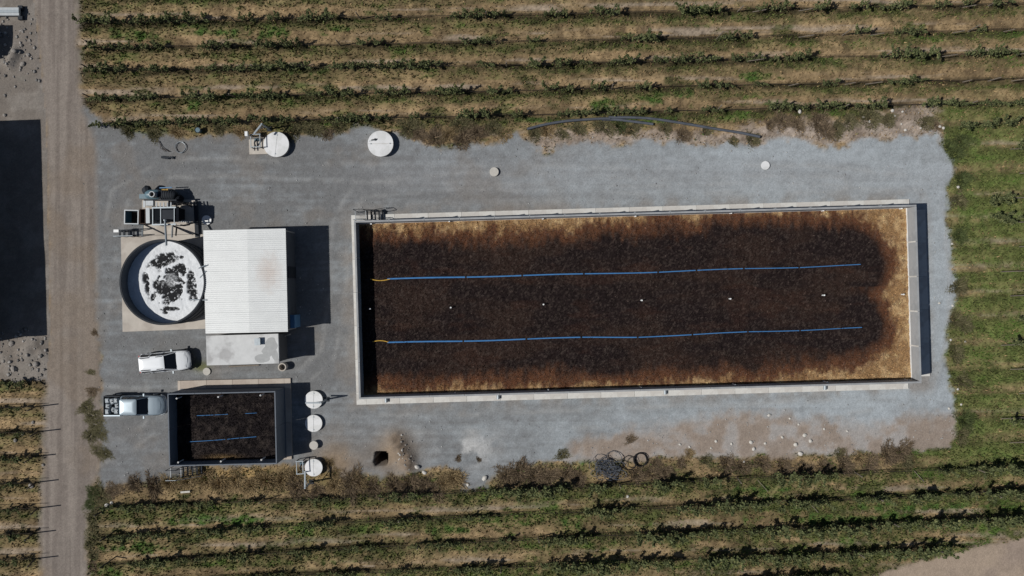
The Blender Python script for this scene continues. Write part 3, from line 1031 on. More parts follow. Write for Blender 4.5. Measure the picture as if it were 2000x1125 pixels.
# drain outlets in the south foot of the long tank
for px in (742, 971, 1313, 1640):
    f = (px - 700.5) / (1801 - 700.5)
    obj('drain_outlet', MB().tube([(-TLX / 2 + TLX * f, -TLY / 2 - 0.003, 0.28), (-TLX / 2 + TLX * f, -TLY / 2 - 0.75, 0.24)], 0.14, 10), M['greysteel'], tank, smooth=True)
# lifting brackets on the north wall
for i in range(1, 16):
    x = -TLX / 2 + TLX * i / 16
    obj('joint_bracket', MB().box(x - 0.04, x + 0.04, TLY / 2 + 0.003, TLY / 2 + 0.07, 2.3, TH + 0.03), M['greysteel'], tank)
# joint strips on the east wall
for i in range(1, 5):
    y = -TLY / 2 + 0.15 + (TLY - 0.3) * i / 5
    obj('joint_cover', MB().box(TLX / 2 - 0.175, TLX / 2 - 0.152, y - 0.06, y + 0.06, FZ + 0.1, TH - 0.02), M['foot'], tank)


# steel steps with a landing and a handrail
def make_steps(label, loc, rotz, height, dirx, n=5):
    t = thing('steel_steps', label, 'steps', loc, rotz)
    W = 0.85
    for i in range(7):
        y = -W / 2 + 0.05 + (W - 0.1) * i / 6
        obj('landing_bar', MB().box(-0.45, 0.40, y - 0.018, y + 0.018, height - 0.05, height), M['darksteel'], t)
    for x in (-0.47, 0.42):
        obj('landing_edge', MB().box(x - 0.018, x + 0.018, -W / 2, W / 2, height - 0.06, height + 0.004), M['palesteel'], t)
    run = 1.5 / n
    for i in range(n):
        z = height * (n - i) / (n + 1)
        x = 0.45 + run * i
        obj('tread', MB().box(x, x + 0.13, -W / 2 + 0.04, W / 2 - 0.04, z - 0.04, z), M['darksteel'], t)
    for s in (-1, 1):
        y = s * (W / 2 + 0.005)
        obj('stringer', MB().bar((0.40, y, height - 0.1), (2.0, y, 0.0), 0.05, 0.16), M['darksteel'], t)
        hr = MB().tube([(-0.45, y, height + 0.95), (0.40, y, height + 0.95), (2.0, y, 0.95)], 0.025, 6)
        for x, z0, z1 in ((-0.45, 0, height + 0.95), (0.40, 0, height + 0.95), (2.0, 0, 0.95)):
            hr.tube([(x, y, z0), (x, y, z1)], 0.025, 6)
        obj('handrail', hr, M['darksteel'] if s > 0 else M['greysteel'], t)
    return t


p = P(706, 421.5, 1.2)
make_steps('steel steps climbing to the northwest corner of the long tank', (p.x, p.y, 0), ROT, 1.5, 1)
p = P(346, 922, 1.1)
make_steps('steel steps on the weedy south side of the small dark tank', (p.x, p.y, 0), BROT, 1.3, 1)

# ---------------------------------------------------------------- corrugated shed
KS = 0.0496
SH = KS * H
cs = [P(397.5, 450, SH), P(557, 445.5, SH), P(563.5, 648.5, SH), P(400, 651, SH)]
ctr = sum(cs, Vector((0, 0, 0))) / 4
slx = ((cs[1] - cs[0]).length + (cs[2] - cs[3]).length) / 2
sly = ((cs[3] - cs[0]).length + (cs[2] - cs[1]).length) / 2
SROT = R(1.25)
shed = thing('shed', 'flat white corrugated metal shed beside the round foaming tank', 'shed', (ctr.x, ctr.y, 0), SROT)
SX = -slx / 2 + slx * 0.545           # lap between the two rows of sheets


def sheet(x0, x1, y0, y1, z0, z1):
    """A trapezoidal sheet with ribs running along x, sloping from z0 at x0 to z1 at x1."""
    pitch = 0.19
    n = max(1, int(round((y1 - y0) / pitch)))
    pr = []
    for i in range(n):
        a = y0 + (y1 - y0) * i / n
        w = (y1 - y0) / n
        pr += [(a, 0.0), (a + w * 0.46, 0.0), (a + w * 0.60, 0.030), (a + w * 0.86, 0.030)]
    pr.append((y1, 0.0))
    vs, fs = [], []
    for x, z in ((x0, z0), (x1, z1)):
        for dz in (0.0, -0.012):
            vs += [(x, y, z + h + dz) for y, h in pr]
    m = len(pr)
    for i in range(m - 1):
        fs.append((i, i + 1, 2 * m + i + 1, 2 * m + i))
        fs.append((m + i + 1, m + i, 3 * m + i, 3 * m + i + 1))
    fs.append((0, 2 * m, 3 * m, m))
    fs.append((m - 1, 2 * m - 1, 4 * m - 1, 3 * m - 1))
    return MB().add(vs, fs)


NS = 10
zr = SH + 0.10
roofs = []
for i in range(NS):
    y0 = -sly / 2 + sly * i / NS
    y1 = -sly / 2 + sly * (i + 1) / NS
    obj('roof_sheet', sheet(-slx / 2, SX + 0.04, y0 + 0.003, y1 - 0.003, SH - 0.05 + rng.uniform(-.004, .004), zr), M['roofing'], shed)
    obj('roof_sheet', sheet(SX - 0.04, slx / 2, y0 + 0.003, y1 - 0.003, zr + 0.018, SH + 0.02 + rng.uniform(-.004, .004)), M['roofing'], shed)
w = 0.12
wz = SH - 0.10
obj('wall', MB().box(-slx / 2 + 0.1, slx / 2 - 0.22, sly / 2 - 0.2, sly / 2 - 0.08, -0.1, wz), M['block'], shed)
obj('wall', MB().box(-slx / 2 + 0.1, slx / 2 - 0.22, -sly / 2 + 0.08, -sly / 2 + 0.2, -0.1, wz), M['block'], shed)
obj('wall', MB().box(-slx / 2 + 0.1, -slx / 2 + 0.22, -sly / 2 + 0.203, sly / 2 - 0.203, -0.1, wz), M['block'], shed)
obj('wall', MB().box(slx / 2 - 0.34, slx / 2 - 0.22, -sly / 2 + 0.203, sly / 2 - 0.203, -0.1, wz), M['tankwall'], shed)  # east wall darker than the other walls, its shade put into the colour
obj('door', MB().box(slx / 2 - 0.217, slx / 2 - 0.16, 0.2, 1.2, 0, 2.1), M['darksteel'], shed)
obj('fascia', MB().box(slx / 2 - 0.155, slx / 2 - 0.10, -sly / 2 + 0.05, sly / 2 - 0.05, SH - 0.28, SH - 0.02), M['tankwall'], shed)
# blue cabinet against the east wall of the shed
p = P(570, 628, 1.7)
t = thing('cabinet', 'blue cabinet against the shaded east wall of the corrugated shed', 'cabinet', (p.x, p.y, 0), SROT)
obj('body', MB().box(-0.28, 0.22, -0.55, 0.55, 0, 1.7), M['bluedoor'], t)
obj('top', MB().box(-0.30, 0.25, -0.57, 0.57, 1.702, 1.74), M['bluedoor'], t)

# ---------------------------------------------------------------- flat roofed room
KR = 0.0415
RH = KR * H
cs = [P(402.5, 655.5, RH), P(543, 652, RH), P(545, 709.5, RH), P(403.5, 714, RH)]
ctr = sum(cs, Vector((0, 0, 0))) / 4
rlx = ((cs[1] - cs[0]).length + (cs[2] - cs[3]).length) / 2
rly = ((cs[3] - cs[0]).length + (cs[2] - cs[1]).length) / 2
room = thing('utility_room', 'low room with blotchy concrete slab roof south of the corrugated shed', 'building', (ctr.x, ctr.y, 0), R(1.6))
obj('roof', MB().box(-rlx / 2, rlx / 2, -rly / 2, rly / 2, RH - 0.18, RH), M['slab'], room)
obj('wall', MB().box(-rlx / 2 + 0.1, rlx / 2 - 0.1, -rly / 2 + 0.1, -rly / 2 + 0.25, -0.1, RH - 0.183), M['shadewall'], room)
obj('wall', MB().box(-rlx / 2 + 0.1, rlx / 2 - 0.1, rly / 2 - 0.25, rly / 2 - 0.1, -0.1, RH - 0.183), M['shadewall'], room)
obj('wall', MB().box(-rlx / 2 + 0.1, -rlx / 2 + 0.25, -rly / 2 + 0.253, rly / 2 - 0.253, -0.1, RH - 0.183), M['shadewall'], room)
obj('wall', MB().box(rlx / 2 - 0.25, rlx / 2 - 0.1, -rly / 2 + 0.253, rly / 2 - 0.253, -0.1, RH - 0.183), M['shadewall'], room)
p = P(505.5, 667, RH)
q = Matrix.Rotation(-R(1.6), 3, 'Z') @ (p - Vector((ctr.x, ctr.y, 0)))
vb = MB().box(q.x - 0.22, q.x + 0.2, q.y - 0.27, q.y + 0.27, RH + 0.001, RH + 0.30)
vb.box(q.x - 0.25, q.x + 0.23, q.y - 0.3, q.y + 0.3, RH + 0.301, RH + 0.34)
obj('roof_vent', vb, M['greysteel'], room)
# patches of newer grey screed on the east end of the roof
for (px, py, rx, ry, sd) in ((530, 675, 11, 15, 1), (512, 700, 14, 9, 2), (537, 694, 6, 10, 3), (524, 686, 12, 10, 4)):
    c = P(px, py, RH)
    poly = []
    for a in range(18):
        th = a / 18 * 2 * math.pi
        rr = 0.85 + 0.3 * float(vnoise(np.array([math.cos(th) * 2 + 5]), np.array([math.sin(th) * 2 + 5]), sd)[0])
        v = Matrix.Rotation(-R(1.6), 3, 'Z') @ (c - Vector((ctr.x, ctr.y, 0)))
        poly.append((min(v.x + math.cos(th) * rr * rx / S, rlx / 2 - 0.05), max(min(v.y + math.sin(th) * rr * ry / S, rly / 2 - 0.05), -rly / 2 + 0.05)))
    obj('screed_patch', MB().prism(poly, RH + 0.0005, RH + 0.004 + sd * 0.001), M['screed'], room)

# concrete well ring beside the room
p = P(551.5, 717, 0.5)
wr = MB().ring(0, 0, -0.1, 0.6, 0.36, 0.27, 32)
o = tag(obj('well_ring', wr, M['pad'], loc=(p.x, p.y, 0), smooth=True), 'open concrete ring standing at the southeast corner of the flat roofed room', 'concrete ring')
p = P(404, 725.5)
o = tag(obj('round_cover', MB().cyl(0, 0, -0.06, 0.06, 0.33, 28), M['beigelid'], loc=p, smooth=True), 'small flat pale cover on gravel near the front of the white car', 'cover')
for a, bb, r, nm, lab, m in (((447, 716, 0.05), (506, 713, 0.05), 0.05, 'timber_plank', 'rust brown length of timber lying along the south wall of the flat roofed room', 'wood'),
                             ((553, 657.5, 0.5), (567, 653, 0.9), 0.05, 'wooden_pole', 'pale pole propped in the shadow east of the flat roofed room', 'stone')):
    A_, B_ = P(*a), P(*bb)
    tag(obj(nm, MB().bar(A_, B_, r * 2, r * 2), M[m]), lab, 'pole' if 'pole' in nm else 'timber')

# ---------------------------------------------------------------- round tank with foam
KC = 0.050
CH = KC * H
c0 = P(317, 551, CH)
RO = 84 * (1 - KC) / S
ct = thing('round_tank', 'dark round open tank filled with white foam west of the corrugated shed', 'tank', (c0.x, c0.y, 0))
obj('wall', MB().ring(0, 0, -0.1, CH - 0.06, RO - 0.02, RO - 0.12, 96), M['tankwall'], ct, smooth=True)
obj('rim', MB().ring(0, 0, CH - 0.058, CH, RO, RO - 0.14, 96), M['darksteel'], ct, smooth=True)
for z in (0.8, 1.6, 2.4):
    obj('hoop', MB().ring(0, 0, z, z + 0.08, RO + 0.02, RO - 0.019, 96), M['darksteel'], ct, smooth=True)
WZ_ = CH - 1.15
RI = RO - 0.125
n = 150
g = np.linspace(-RI, RI, n)
X, Y = np.meshgrid(g, g)
r = np.hypot(X, Y)
Xc, Yc = X * np.minimum(1, RI / np.maximum(r, 1e-6)), Y * np.minimum(1, RI / np.maximum(r, 1e-6))
s = S / (1 - WZ_ / H)
px, py = 1000 + (c0.x + Xc) * s, 562.5 - (c0.y + Yc) * s
nn = fbm(px / 8, py / 8, 501, 5)
n2 = fbm(px / 3.2, py / 3.2, 511, 3)
cell = np.abs(fbm(px / 8.0, py / 8.0, 521, 2) - 0.5)


def blob(cx, cy, rx, ry, soft=0.16, a=0.0):
    ca, sa = math.cos(a), math.sin(a)
    dx, dy = px - cx, py - cy
    ux, uy = (dx * ca + dy * sa) / rx, (-dx * sa + dy * ca) / ry
    return 1 - ss(1 - soft, 1 + soft, np.hypot(ux, uy) + (nn - 0.5) * 1.15)


open_w = np.maximum.reduce([blob(332, 557, 29, 32), blob(323, 508, 29, 13, 0.3, -0.35), blob(376, 558, 10, 28, 0.35, -0.1), blob(288, 556, 6, 22, 0.4, -0.2),
                            blob(335, 603, 18, 4.5), blob(354, 525, 16, 9), blob(355, 502, 4, 3), blob(324, 610, 5, 3), blob(300, 580, 5, 8)])
lace = ss(0.58, 0.70, fbm(px / 6.0, py / 6.0, 515, 4)) * 0.75 + (1 - ss(0.004, 0.022, cell)) * 0.6
swirl = (1 - ss(8, 15, np.hypot(px - 335, py - 547) + (nn - 0.5) * 10)) * (0.18 + 0.55 * ss(0.42, 0.62, fbm(px / 2.4, py / 1.6, 541, 2)))
foam = np.clip(1 - open_w * (1 - np.clip(lace, 0, 0.9)), 0, 1)
foam = ss(0.15, 0.85, foam)
foam = np.maximum(foam * (1 - np.clip(swirl, 0, 1) * 0.0), np.clip(swirl, 0, 0.42))
bright = 0.92 - 0.16 * fbm(px / 14, py / 14, 531, 4)
fc = mixc(np.broadcast_to(np.array((0.006, 0.007, 0.010)), px.shape + (3,)), np.array((0.84, 0.87, 0.90)), foam) * bright[..., None]
Zf = WZ_ + foam * 0.09 * (0.6 + 0.8 * nn)
Vf = np.stack([c0.x + Xc, c0.y + Yc, Zf], -1).reshape(-1, 3)
i = np.arange(n * n).reshape(n, n)
inside = (r[:-1, :-1] < RI) | (r[1:, 1:] < RI) | (r[1:, :-1] < RI) | (r[:-1, 1:] < RI)
qf = np.stack([i[:-1, :-1], i[:-1, 1:], i[1:, 1:], i[1:, :-1]], -1)[inside]
M['foam'] = attr_mat('foam', fine=7.0, lo=0.9, hi=1.1, bump=0.4, bdist=0.05, bscale=9.0, rough=0.6, spec=0.12)
used, inv = np.unique(qf, return_inverse=True)
o = link('foam', array_mesh('foam', Vf[used], inv.reshape(-1, 4), fc.reshape(-1, 3)[used], M['foam'], smooth=True))
o['kind'] = 'stuff'
o = obj('water', MB().cyl(c0.x, c0.y, WZ_ - 0.3, WZ_ - 0.02, RI - 0.01, 64), M['rubber'])
o['kind'] = 'structure'
# pipes crossing the east rim
for a, bb, nm in (((388, 524, CH + 0.1), (402, 518, CH + 0.1), 'inlet_pipe'), ((391, 542, CH - 0.4), (402, 530, CH), 'inlet_pipe'), ((372, 585, CH - 0.3), (404, 586, CH - 0.05), 'inlet_pipe')):
    A_, B_ = P(*a), P(*bb)
    obj(nm, MB().tube([A_ - Vector((c0.x, c0.y, 0)), B_ - Vector((c0.x, c0.y, 0))], 0.05, 8), M['greysteel'], ct)

# concrete aprons
poly = [P(*q) for q in ((237, 462), (281, 460.5), (383, 458), (420, 457), (425, 640), (400, 642), (240.5, 648))]
o = obj('concrete_apron', MB().prism([(v.x, v.y) for v in poly], -0.15, 0.08), M['pad'])
o['kind'] = 'structure'
poly = [P(*q) for q in ((279, 391.5), (382, 390), (383.5, 457.3), (281, 459.8))]
o = obj('machine_pad', MB().prism([(v.x, v.y) for v in poly], -0.15, 0.14), M['pad'])
o['kind'] = 'structure'
poly = [P(*q) for q in ((487, 273), (523, 272), (524, 301), (488, 302))]
o = obj('pump_pad', MB().prism([(v.x, v.y) for v in poly], -0.15, 0.12), M['pad'])
o['kind'] = 'structure'
A_, B_ = P(381.5, 393, 0.145), P(385, 463, 0.145)
tag(obj('dark_strip', MB().bar(A_, B_, 0.33, 0.06), M['darksteel']), 'dark strip along the east edge of the machine pad', 'channel')  # flat dark strip on the pad's east edge

# ---------------------------------------------------------------- screw press machine
o0 = P(322, 418)
mc = thing('screw_press', 'blue grey motor driven separator machine north of the foaming round tank', 'machine', (o0.x, o0.y, 0))


def W(px, py, z):
    return P(px, py, z) - Vector((o0.x, o0.y, 0))


def wbox(px0, px1, py0, py1, z0, z1):
    a, c = W(px0, py1, z1), W(px1, py0, z1)
    return MB().box(a.x, c.x, a.y, c.y, z0, z1)


DZ = 2.05
obj('deck', wbox(297, 349, 403, 433, DZ - 0.10, DZ), M['black'], mc)
obj('sun_blocker', wbox(300, 348, 406, 431, 0.7, DZ - 0.102), M['black'], mc)  # box added under the deck to stop sunlight passing beneath
obj('housing', wbox(300, 349, 405, 430, DZ + 0.002, DZ + 0.25), M['black'], mc)  # sized for the shadow it casts; black stands for the frame's shaded hollow
obj('housing_lid', wbox(316, 339, 410, 428, DZ + 0.252, DZ + 0.27), M['darksteel'], mc)
for a, c in (((297, 406), (344, 405)), ((297, 439), (344, 438))):
    obj('side_rail', MB().bar(W(*a, DZ + 0.3), W(*c, DZ + 0.3), 0.12, 0.1), M['greysteel'], mc)
for x in (298.5, 314, 340.5):
    obj('cross_bar', MB().bar(W(x, 405, DZ + 0.31), W(x, 438, DZ + 0.31), 0.06, 0.06), M['greysteel'], mc)
for x in (306, 313, 320, 327, 334):
    obj('scraper_tooth', MB().bar(W(x, 395.5, DZ + 0.25), W(x, 404.5, DZ + 0.3), 0.09, 0.06), M['palesteel'], mc)
for x, y in ((299, 407), (340, 407), (299, 437), (340, 437)):
    v = W(x, y, DZ - 0.1)
    obj('leg', MB().box(v.x - 0.06, v.x + 0.06, v.y - 0.06, v.y + 0.06, 0.141, 0.699), M['darksteel'], mc)
obj('screen_plate', MB().bar(W(288.5, 406, 1.95), W(289, 436, 1.95), 0.33, 0.05), M['palesteel'], mc)
obj('support_plate', wbox(279.5, 283.5, 392, 405, 1.7, 1.75), M['palesteel'], mc)
# discharge chute
b = MB()
a, c = W(272.5, 437, 1.7), W(284, 408, 1.7)
b.box(a.x, c.x, a.y, a.y + 0.05, 0.9, 1.7).box(a.x, c.x, c.y - 0.05, c.y, 0.9, 1.7).box(a.x, a.x + 0.05, a.y + 0.052, c.y - 0.052, 0.9, 1.7)
b.box(c.x - 0.05, c.x, a.y + 0.052, c.y - 0.052, 0.9, 1.7).box(a.x + 0.06, c.x - 0.06, a.y + 0.06, c.y - 0.06, 1.0, 1.04)
obj('chute', b, M['rust'], mc)
# barrel, gear head and motor
mt = obj('motor', MB().tube([W(312, 380, 0.85), W(316, 380, 0.85), W(340, 381, 0.85), W(344, 382, 0.85)], [0.36, 0.44, 0.44, 0.30], 18), M['darksteel'], mc, smooth=True)
for k in range(6):
    x = 316 + k * 4.3
    obj('cooling_fin', MB().tube([W(x, 380.3, 0.85), W(x + 1.2, 380.3, 0.85)], 0.47, 18), M['darksteel'], mt)
obj('gear_head', MB().tube([W(286, 380, 0.85), W(290, 380, 0.85), W(306, 380, 0.85), W(312, 380, 0.85)], [0.30, 0.42, 0.46, 0.38], 18), M['motorblue'], mc, smooth=True)
obj('gear_cover', MB().tube([W(280, 374, 0.8), W(288, 371, 0.8), W(293, 370, 0.8)], [0.25, 0.42, 0.32], 14), M['darksteel'], mc, smooth=True)
obj('blue_bracket', wbox(272, 287, 379, 388, 0.6, 0.9), M['motorblue'], mc)
v = W(296, 379.3, 1.7)
obj('outlet_pipe', MB().ring(v.x, v.y, 1.2, 1.7, 0.26, 0.20, 24), M['palesteel'], mc, smooth=True)
obj('outlet_bore', MB().cyl(v.x, v.y, 1.15, 1.45, 0.195, 20), M['rust'], mc)
obj('blue_rail', MB().bar(W(312, 367, 1.0), W(336, 366, 1.0), 0.08, 0.08), M['bluedoor'], mc)
for k in range(5):
    x = 317 + k * 2.6
    obj('terminal', MB().bar(W(x, 369, 1.36), W(x, 371.5, 1.36), 0.06, 0.05), M['yellowhose'], mc)
obj('control_box', wbox(284.5, 299, 392, 401.5, 1.6, 1.95), M['palesteel'], mc)
for x, y in ((283, 378), (306, 378), (340, 380)):
    v = W(x, y, 0.5)
    obj('leg', MB().box(v.x - 0.06, v.x + 0.06, v.y - 0.06, v.y + 0.06, -0.1, 0.5), M['darksteel'], mc)
obj('frame_beam', MB().bar(W(282, 391, 1.45), W(345, 391, 1.45), 0.12, 0.12), M['darksteel'], mc)
# platform behind, side rail with pale supports, posts
for k in range(6):
    x = 350.5 + k * 4.3
    obj('walkway_step', MB().bar(W(x, 430, 0.35 + 0.24 * (5 - k)), W(x, 434, 0.35 + 0.24 * (5 - k)), 0.14, 0.05), M['palesteel'], mc)
obj('walkway_rail', MB().tube([W(343, 440, 1.5), W(352, 441, 1.5), W(378, 436, 0.9)], 0.04, 6), M['darksteel'], mc)
obj('post', MB().bar(W(337, 441, 0.15), W(336, 463, 1.9), 0.10, 0.10), M['greysteel'], mc)
obj('post', MB().bar(W(345, 444, 0.15), W(343.5, 460, 1.2), 0.09, 0.09), M['darksteel'], mc)
obj('post', MB().bar(W(279, 438, 0.2), W(278, 461, 1.6), 0.09, 0.09), M['greysteel'], mc)
cb = MB()
for k in range(5):
    pts = []
    y0 = 397 + k * 2.2
    for i in range(9):
        pts.append(W(340 + i * 4.4, y0 - 6 * math.sin(i / 8 * math.pi) * (0.3 + 0.2 * k) + rng.uniform(-1, 1), 0.4 + 0.5 * rng.random()))
    cb.tube(pts, 0.03, 5)
obj('cables', cb, M['rubber'], mc)
obj('side_motor', MB().tube([W(345, 387, 0.6), W(351, 389, 0.6), W(358, 391, 0.5)], [0.36, 0.40, 0.25], 12), M['black'], mc, smooth=True)

# square collecting bin
p = P(257, 424, 1.45)
bn = thing('collecting_bin', 'square open steel bin with pale rim at the west end of the machine', 'bin', (p.x, p.y, 0), R(-1))
b = MB()
hw = 0.60
for (x0, x1, y0, y1) in ((-hw, hw, -hw, -hw + 0.05), (-hw, hw, hw - 0.05, hw), (-hw, -hw + 0.05, -hw + 0.052, hw - 0.052), (hw - 0.05, hw, -hw + 0.052, hw - 0.052)):
    b.box(x0, x1, y0, y1, 0.35, 1.45)
obj('body', b, M['motorblue'], bn)
obj('floor_plate', MB().box(-hw + 0.06, hw - 0.06, -hw + 0.06, hw - 0.06, 0.36, 0.42), M['rust'], bn)
b = MB()
for (x0, x1, y0, y1) in ((-hw - .03, hw + .03, -hw - .03, -hw + 0.06), (-hw - .03, hw + .03, hw - 0.06, hw + .03), (-hw - .03, -hw + 0.06, -hw + 0.062, hw - 0.062), (hw - 0.06, hw + .03, -hw + 0.062, hw - 0.062)):
    b.box(x0, x1, y0, y1, 1.452, 1.50)
obj('rim', b, M['palesteel'], bn)
for x in (-0.5, 0.5):
    for y in (-0.5, 0.5):
        obj('leg', MB().box(x - 0.05, x + 0.05, y - 0.05, y + 0.05, -0.1, 0.349), M['darksteel'], bn)
# feed pipe into the round tank
A_, B_ = P(322.3, 430, 2.5), P(325, 479, CH + 0.15)
fp = thing('feed_pipe', 'straight grey pipe running from the machine over the foaming tank rim', 'pipe', A_)
obj('pipe', MB().tube([Vector((0, 0, 0)), (B_ - A_) * 0.5, B_ - A_], 0.085, 10), M['greysteel'], fp, smooth=True)
obj('flange', MB().tube([Vector((0, 0.04, 0)), Vector((0, -0.05, 0))], 0.14, 12), M['greysteel'], fp)
# steps west of the machine pad, white box and round white cover
p = P(256, 457)
t = thing('metal_steps', 'small dark steel steps with handrail at the apron northwest corner', 'steps', (p.x, p.y, 0))
for k in range(4):
    obj('tread', MB().box(-0.95 + 0.48 * k, -0.78 + 0.48 * k, -0.25, 0.18, 0.2 + 0.14 * k, 0.24 + 0.14 * k), M['darksteel'], t)
obj('handrail', MB().tube([(-1.0, 0.22, 1.0), (0.95, 0.26, 1.5)], 0.045, 6), M['darksteel'], t)
obj('handrail', MB().tube([(-1.0, -0.27, 1.0), (0.95, -0.27, 1.5)], 0.035, 6), M['greysteel'], t)
for k in range(4):
    for y in (0.23, -0.27):
        obj('rail_post', MB().tube([(-0.95 + 0.6 * k, y, -0.1), (-0.95 + 0.6 * k, y, 1.02 + 0.15 * k)], 0.03, 6), M['darksteel'], t)
p = P(226.5, 451, 1.2)
t = thing('switch_box', 'small white box on a post west of the round tank apron', 'box', (p.x, p.y, 0))
obj('box', MB().box(-0.22, 0.22, -0.12, 0.12, 0.95, 1.2), M['whitelid'], t)
obj('post', MB().box(-0.04, 0.04, -0.04, 0.04, -0.1, 0.949), M['greysteel'], t)
p = P(404.5, 430)
t = thing('round_cover', 'low white round cover half in shade east of the machine pad', 'cover', (p.x, p.y, 0))
obj('body', MB().cyl(0, 0, -0.1, 0.06, 0.39, 28), M['whitelid'], t, smooth=True)
obj('lid', MB().cyl(0, 0, 0.062, 0.12, 0.42, 28), M['whitelid'], t, smooth=True)
obj('handle', MB().bar((-0.15, 0.05, 0.15), (0.15, 0.02, 0.15), 0.04, 0.04), M['greysteel'], t)


# ---------------------------------------------------------------- round covers
def cover(label, px, py, r, h, m='lid', seam=None, name='tank_lid', group=None):
    p = P(px, py, h)
    t = thing(name, label, 'lid', (p.x, p.y, 0), group=group)
    rr = r * (1 - h / H) / S
    obj('collar', MB().cyl(0, 0, -0.1, h - 0.05, rr - 0.05, 40), M['pad'], t, smooth=True)
    if seam is None:
        obj('lid', MB().cyl(0, 0, h - 0.048, h, rr, 40), M[m], t, smooth=True)
    else:
        for s in (0, 1):
            pts = []
            for k in range(25):
                a = seam + s * math.pi + math.pi * k / 24
                off = Vector((-math.sin(seam), math.cos(seam))) * (0.012 if s == 0 else -0.012)
                pts.append((rr * math.cos(a) + off.x, rr * math.sin(a) + off.y))
            obj('lid_half', MB().prism(pts, h - 0.048, h), M[m], t)
        d = Vector((math.cos(seam), math.sin(seam), 0))
        for q in (-0.75, 0.75):
            c = d * rr * q
            obj('hinge', MB().box(c.x - 0.05, c.x + 0.05, c.y - 0.05, c.y + 0.05, h + 0.001, h + 0.025), M['greysteel'], t)
    return t, rr


cover('large white two piece lid beside the pump pad north of the shed', 539.5, 282, 24.5, 0.45, seam=R(84))
tb, rr = cover('large white round lid with dark handle alone north of the yard', 743, 280.5, 25, 0.50, seam=R(1))
cv = MB().bar((-0.80, 0.30, 0.53), (-0.28, 0.40, 0.53), 0.09, 0.05)
cv.bar((-0.50, 0.30, 0.56), (-0.42, 0.40, 0.56), 0.18, 0.06)
obj('handle', cv, M['darksteel'], tb)
obj('handle', MB().bar((-1.0, 0.22, 0.525), (-0.5, 0.27, 0.525), 0.05, 0.04), M['palesteel'], tb)
cover('small pale manhole lid on gravel north of the west half of the long tank', 965, 335.5, 8.8, 0.16, m='beigelid')
cover('small white manhole lid on gravel north of the long tank east half', 1495, 323, 8.4, 0.10)
cover('white lid under a hoist arm, northernmost beside the small tank', 612.5, 781, 17.2, 0.30, seam=R(88))
cover('plain white lid between the hoist lid and the beige lid', 612.5, 827, 16.5, 0.22, seam=R(90))
cover('small beige concrete lid in the line of white lids', 612.5, 870, 8.4, 0.35, m='beigelid')
cover('white lid beside pump frame, southernmost east of the small tank', 612.5, 913.5, 17, 0.42, seam=R(92))


def hoist(label, base, top, arm, z=1.9, m='greysteel'):
    b = P(*base)
    t = thing('davit_hoist', label, 'hoist', (b.x, b.y, 0))
    o = Vector((b.x, b.y, 0))
    A_ = P(*top, z) - o
    E_ = P(*arm, z) - o
    A_.x, A_.y = 0, 0
    E_ = E_ - (P(*top, z) - o)
    E_.z = z
    obj('post', MB().bar((0, 0, -0.1), (0, 0, z + 0.08), 0.12, 0.12), M[m], t)
    d = E_ - A_
    e = A_ + d.normalized() * 0.09
    obj('arm', MB().bar(e, E_, 0.12, 0.12), M[m], t)
    obj('brace', MB().bar(Vector((0, 0, z - 0.75)) + d.normalized() * 0.08, A_ + d * 0.5 - Vector((0, 0, 0.08)), 0.05, 0.05), M[m], t)
    obj('base_plate', MB().box(-0.2, 0.2, -0.2, 0.2, -0.08, 0.02), M['darksteel'], t)
    return t


hoist('grey hoist arm reaching over the pump pad near the vines', (526, 252), (512, 243), (497, 262))
hoist('grey hoist arm lying across the northernmost lid by the small tank', (638, 780), (627, 786), (597, 786))
hoist('grey hoist arm in the weeds at the southernmost white lid', (608, 941), (596, 953), (596, 920))

# pump frames beside two of the lids
for lab, c, rz, pole in (('steel pump frame on the beige pad beside the large white lid', (503, 279), R(2), (480.5, 261)),
                         ('steel pump frame beside the southernmost white lid', (591, 908), R(3), None)):
    p = P(*c)
    t = thing('pump_frame', lab, 'pump frame', (p.x, p.y, 0), rz)
    xe = 0.55 if pole else 0.30
    fr = MB()
    for x in (-0.25, xe):
        for y in (-0.55, 0.55):
            fr.bar((x, y, 0.0), (x, y, 0.9), 0.06, 0.06)
    obj('legs', fr, M['darksteel'], t)
    tp = MB()
    for y in (-0.55, 0.55):
        tp.bar((-0.31, y, 0.93), (xe + 0.06, y, 0.93), 0.07, 0.06)
    for x in (-0.25, xe):
        tp.bar((x, -0.51, 0.935), (x, 0.51, 0.935), 0.06, 0.05)
    obj('top_frame', tp, M['greysteel'], t)
    obj('pump', MB().tube([(-0.1, 0.2, 0.35), (0.25, 0.2, 0.35)], 0.14, 12), M['motorblue'], t, smooth=True)
    obj('pipe', MB().tube([(-0.1, -0.4, 0.2), (-0.1, -0.1, 0.5), (0.1, 0.2, 0.5)], 0.06, 8), M['darksteel'], t, smooth=True)
    if pole:
        v = Matrix.Rotation(-rz, 3, 'Z') @ (P(*pole, 1.3) - Vector((p.x, p.y, 0)))
        obj('meter_post', MB().box(v.x - 0.03, v.x + 0.03, v.y - 0.03, v.y + 0.03, -0.1, 0.999), M['greysteel'], t)
        obj('meter_box', MB().box(v.x - 0.12, v.x + 0.12, v.y - 0.20, v.y + 0.20, 1.0, 1.3), M['whitelid'], t)
        obj('valve_arm', MB().bar((-0.15, 0.15, 0.3), (-0.15, -0.75, 0.35), 0.07, 0.07), M['darksteel'], t)


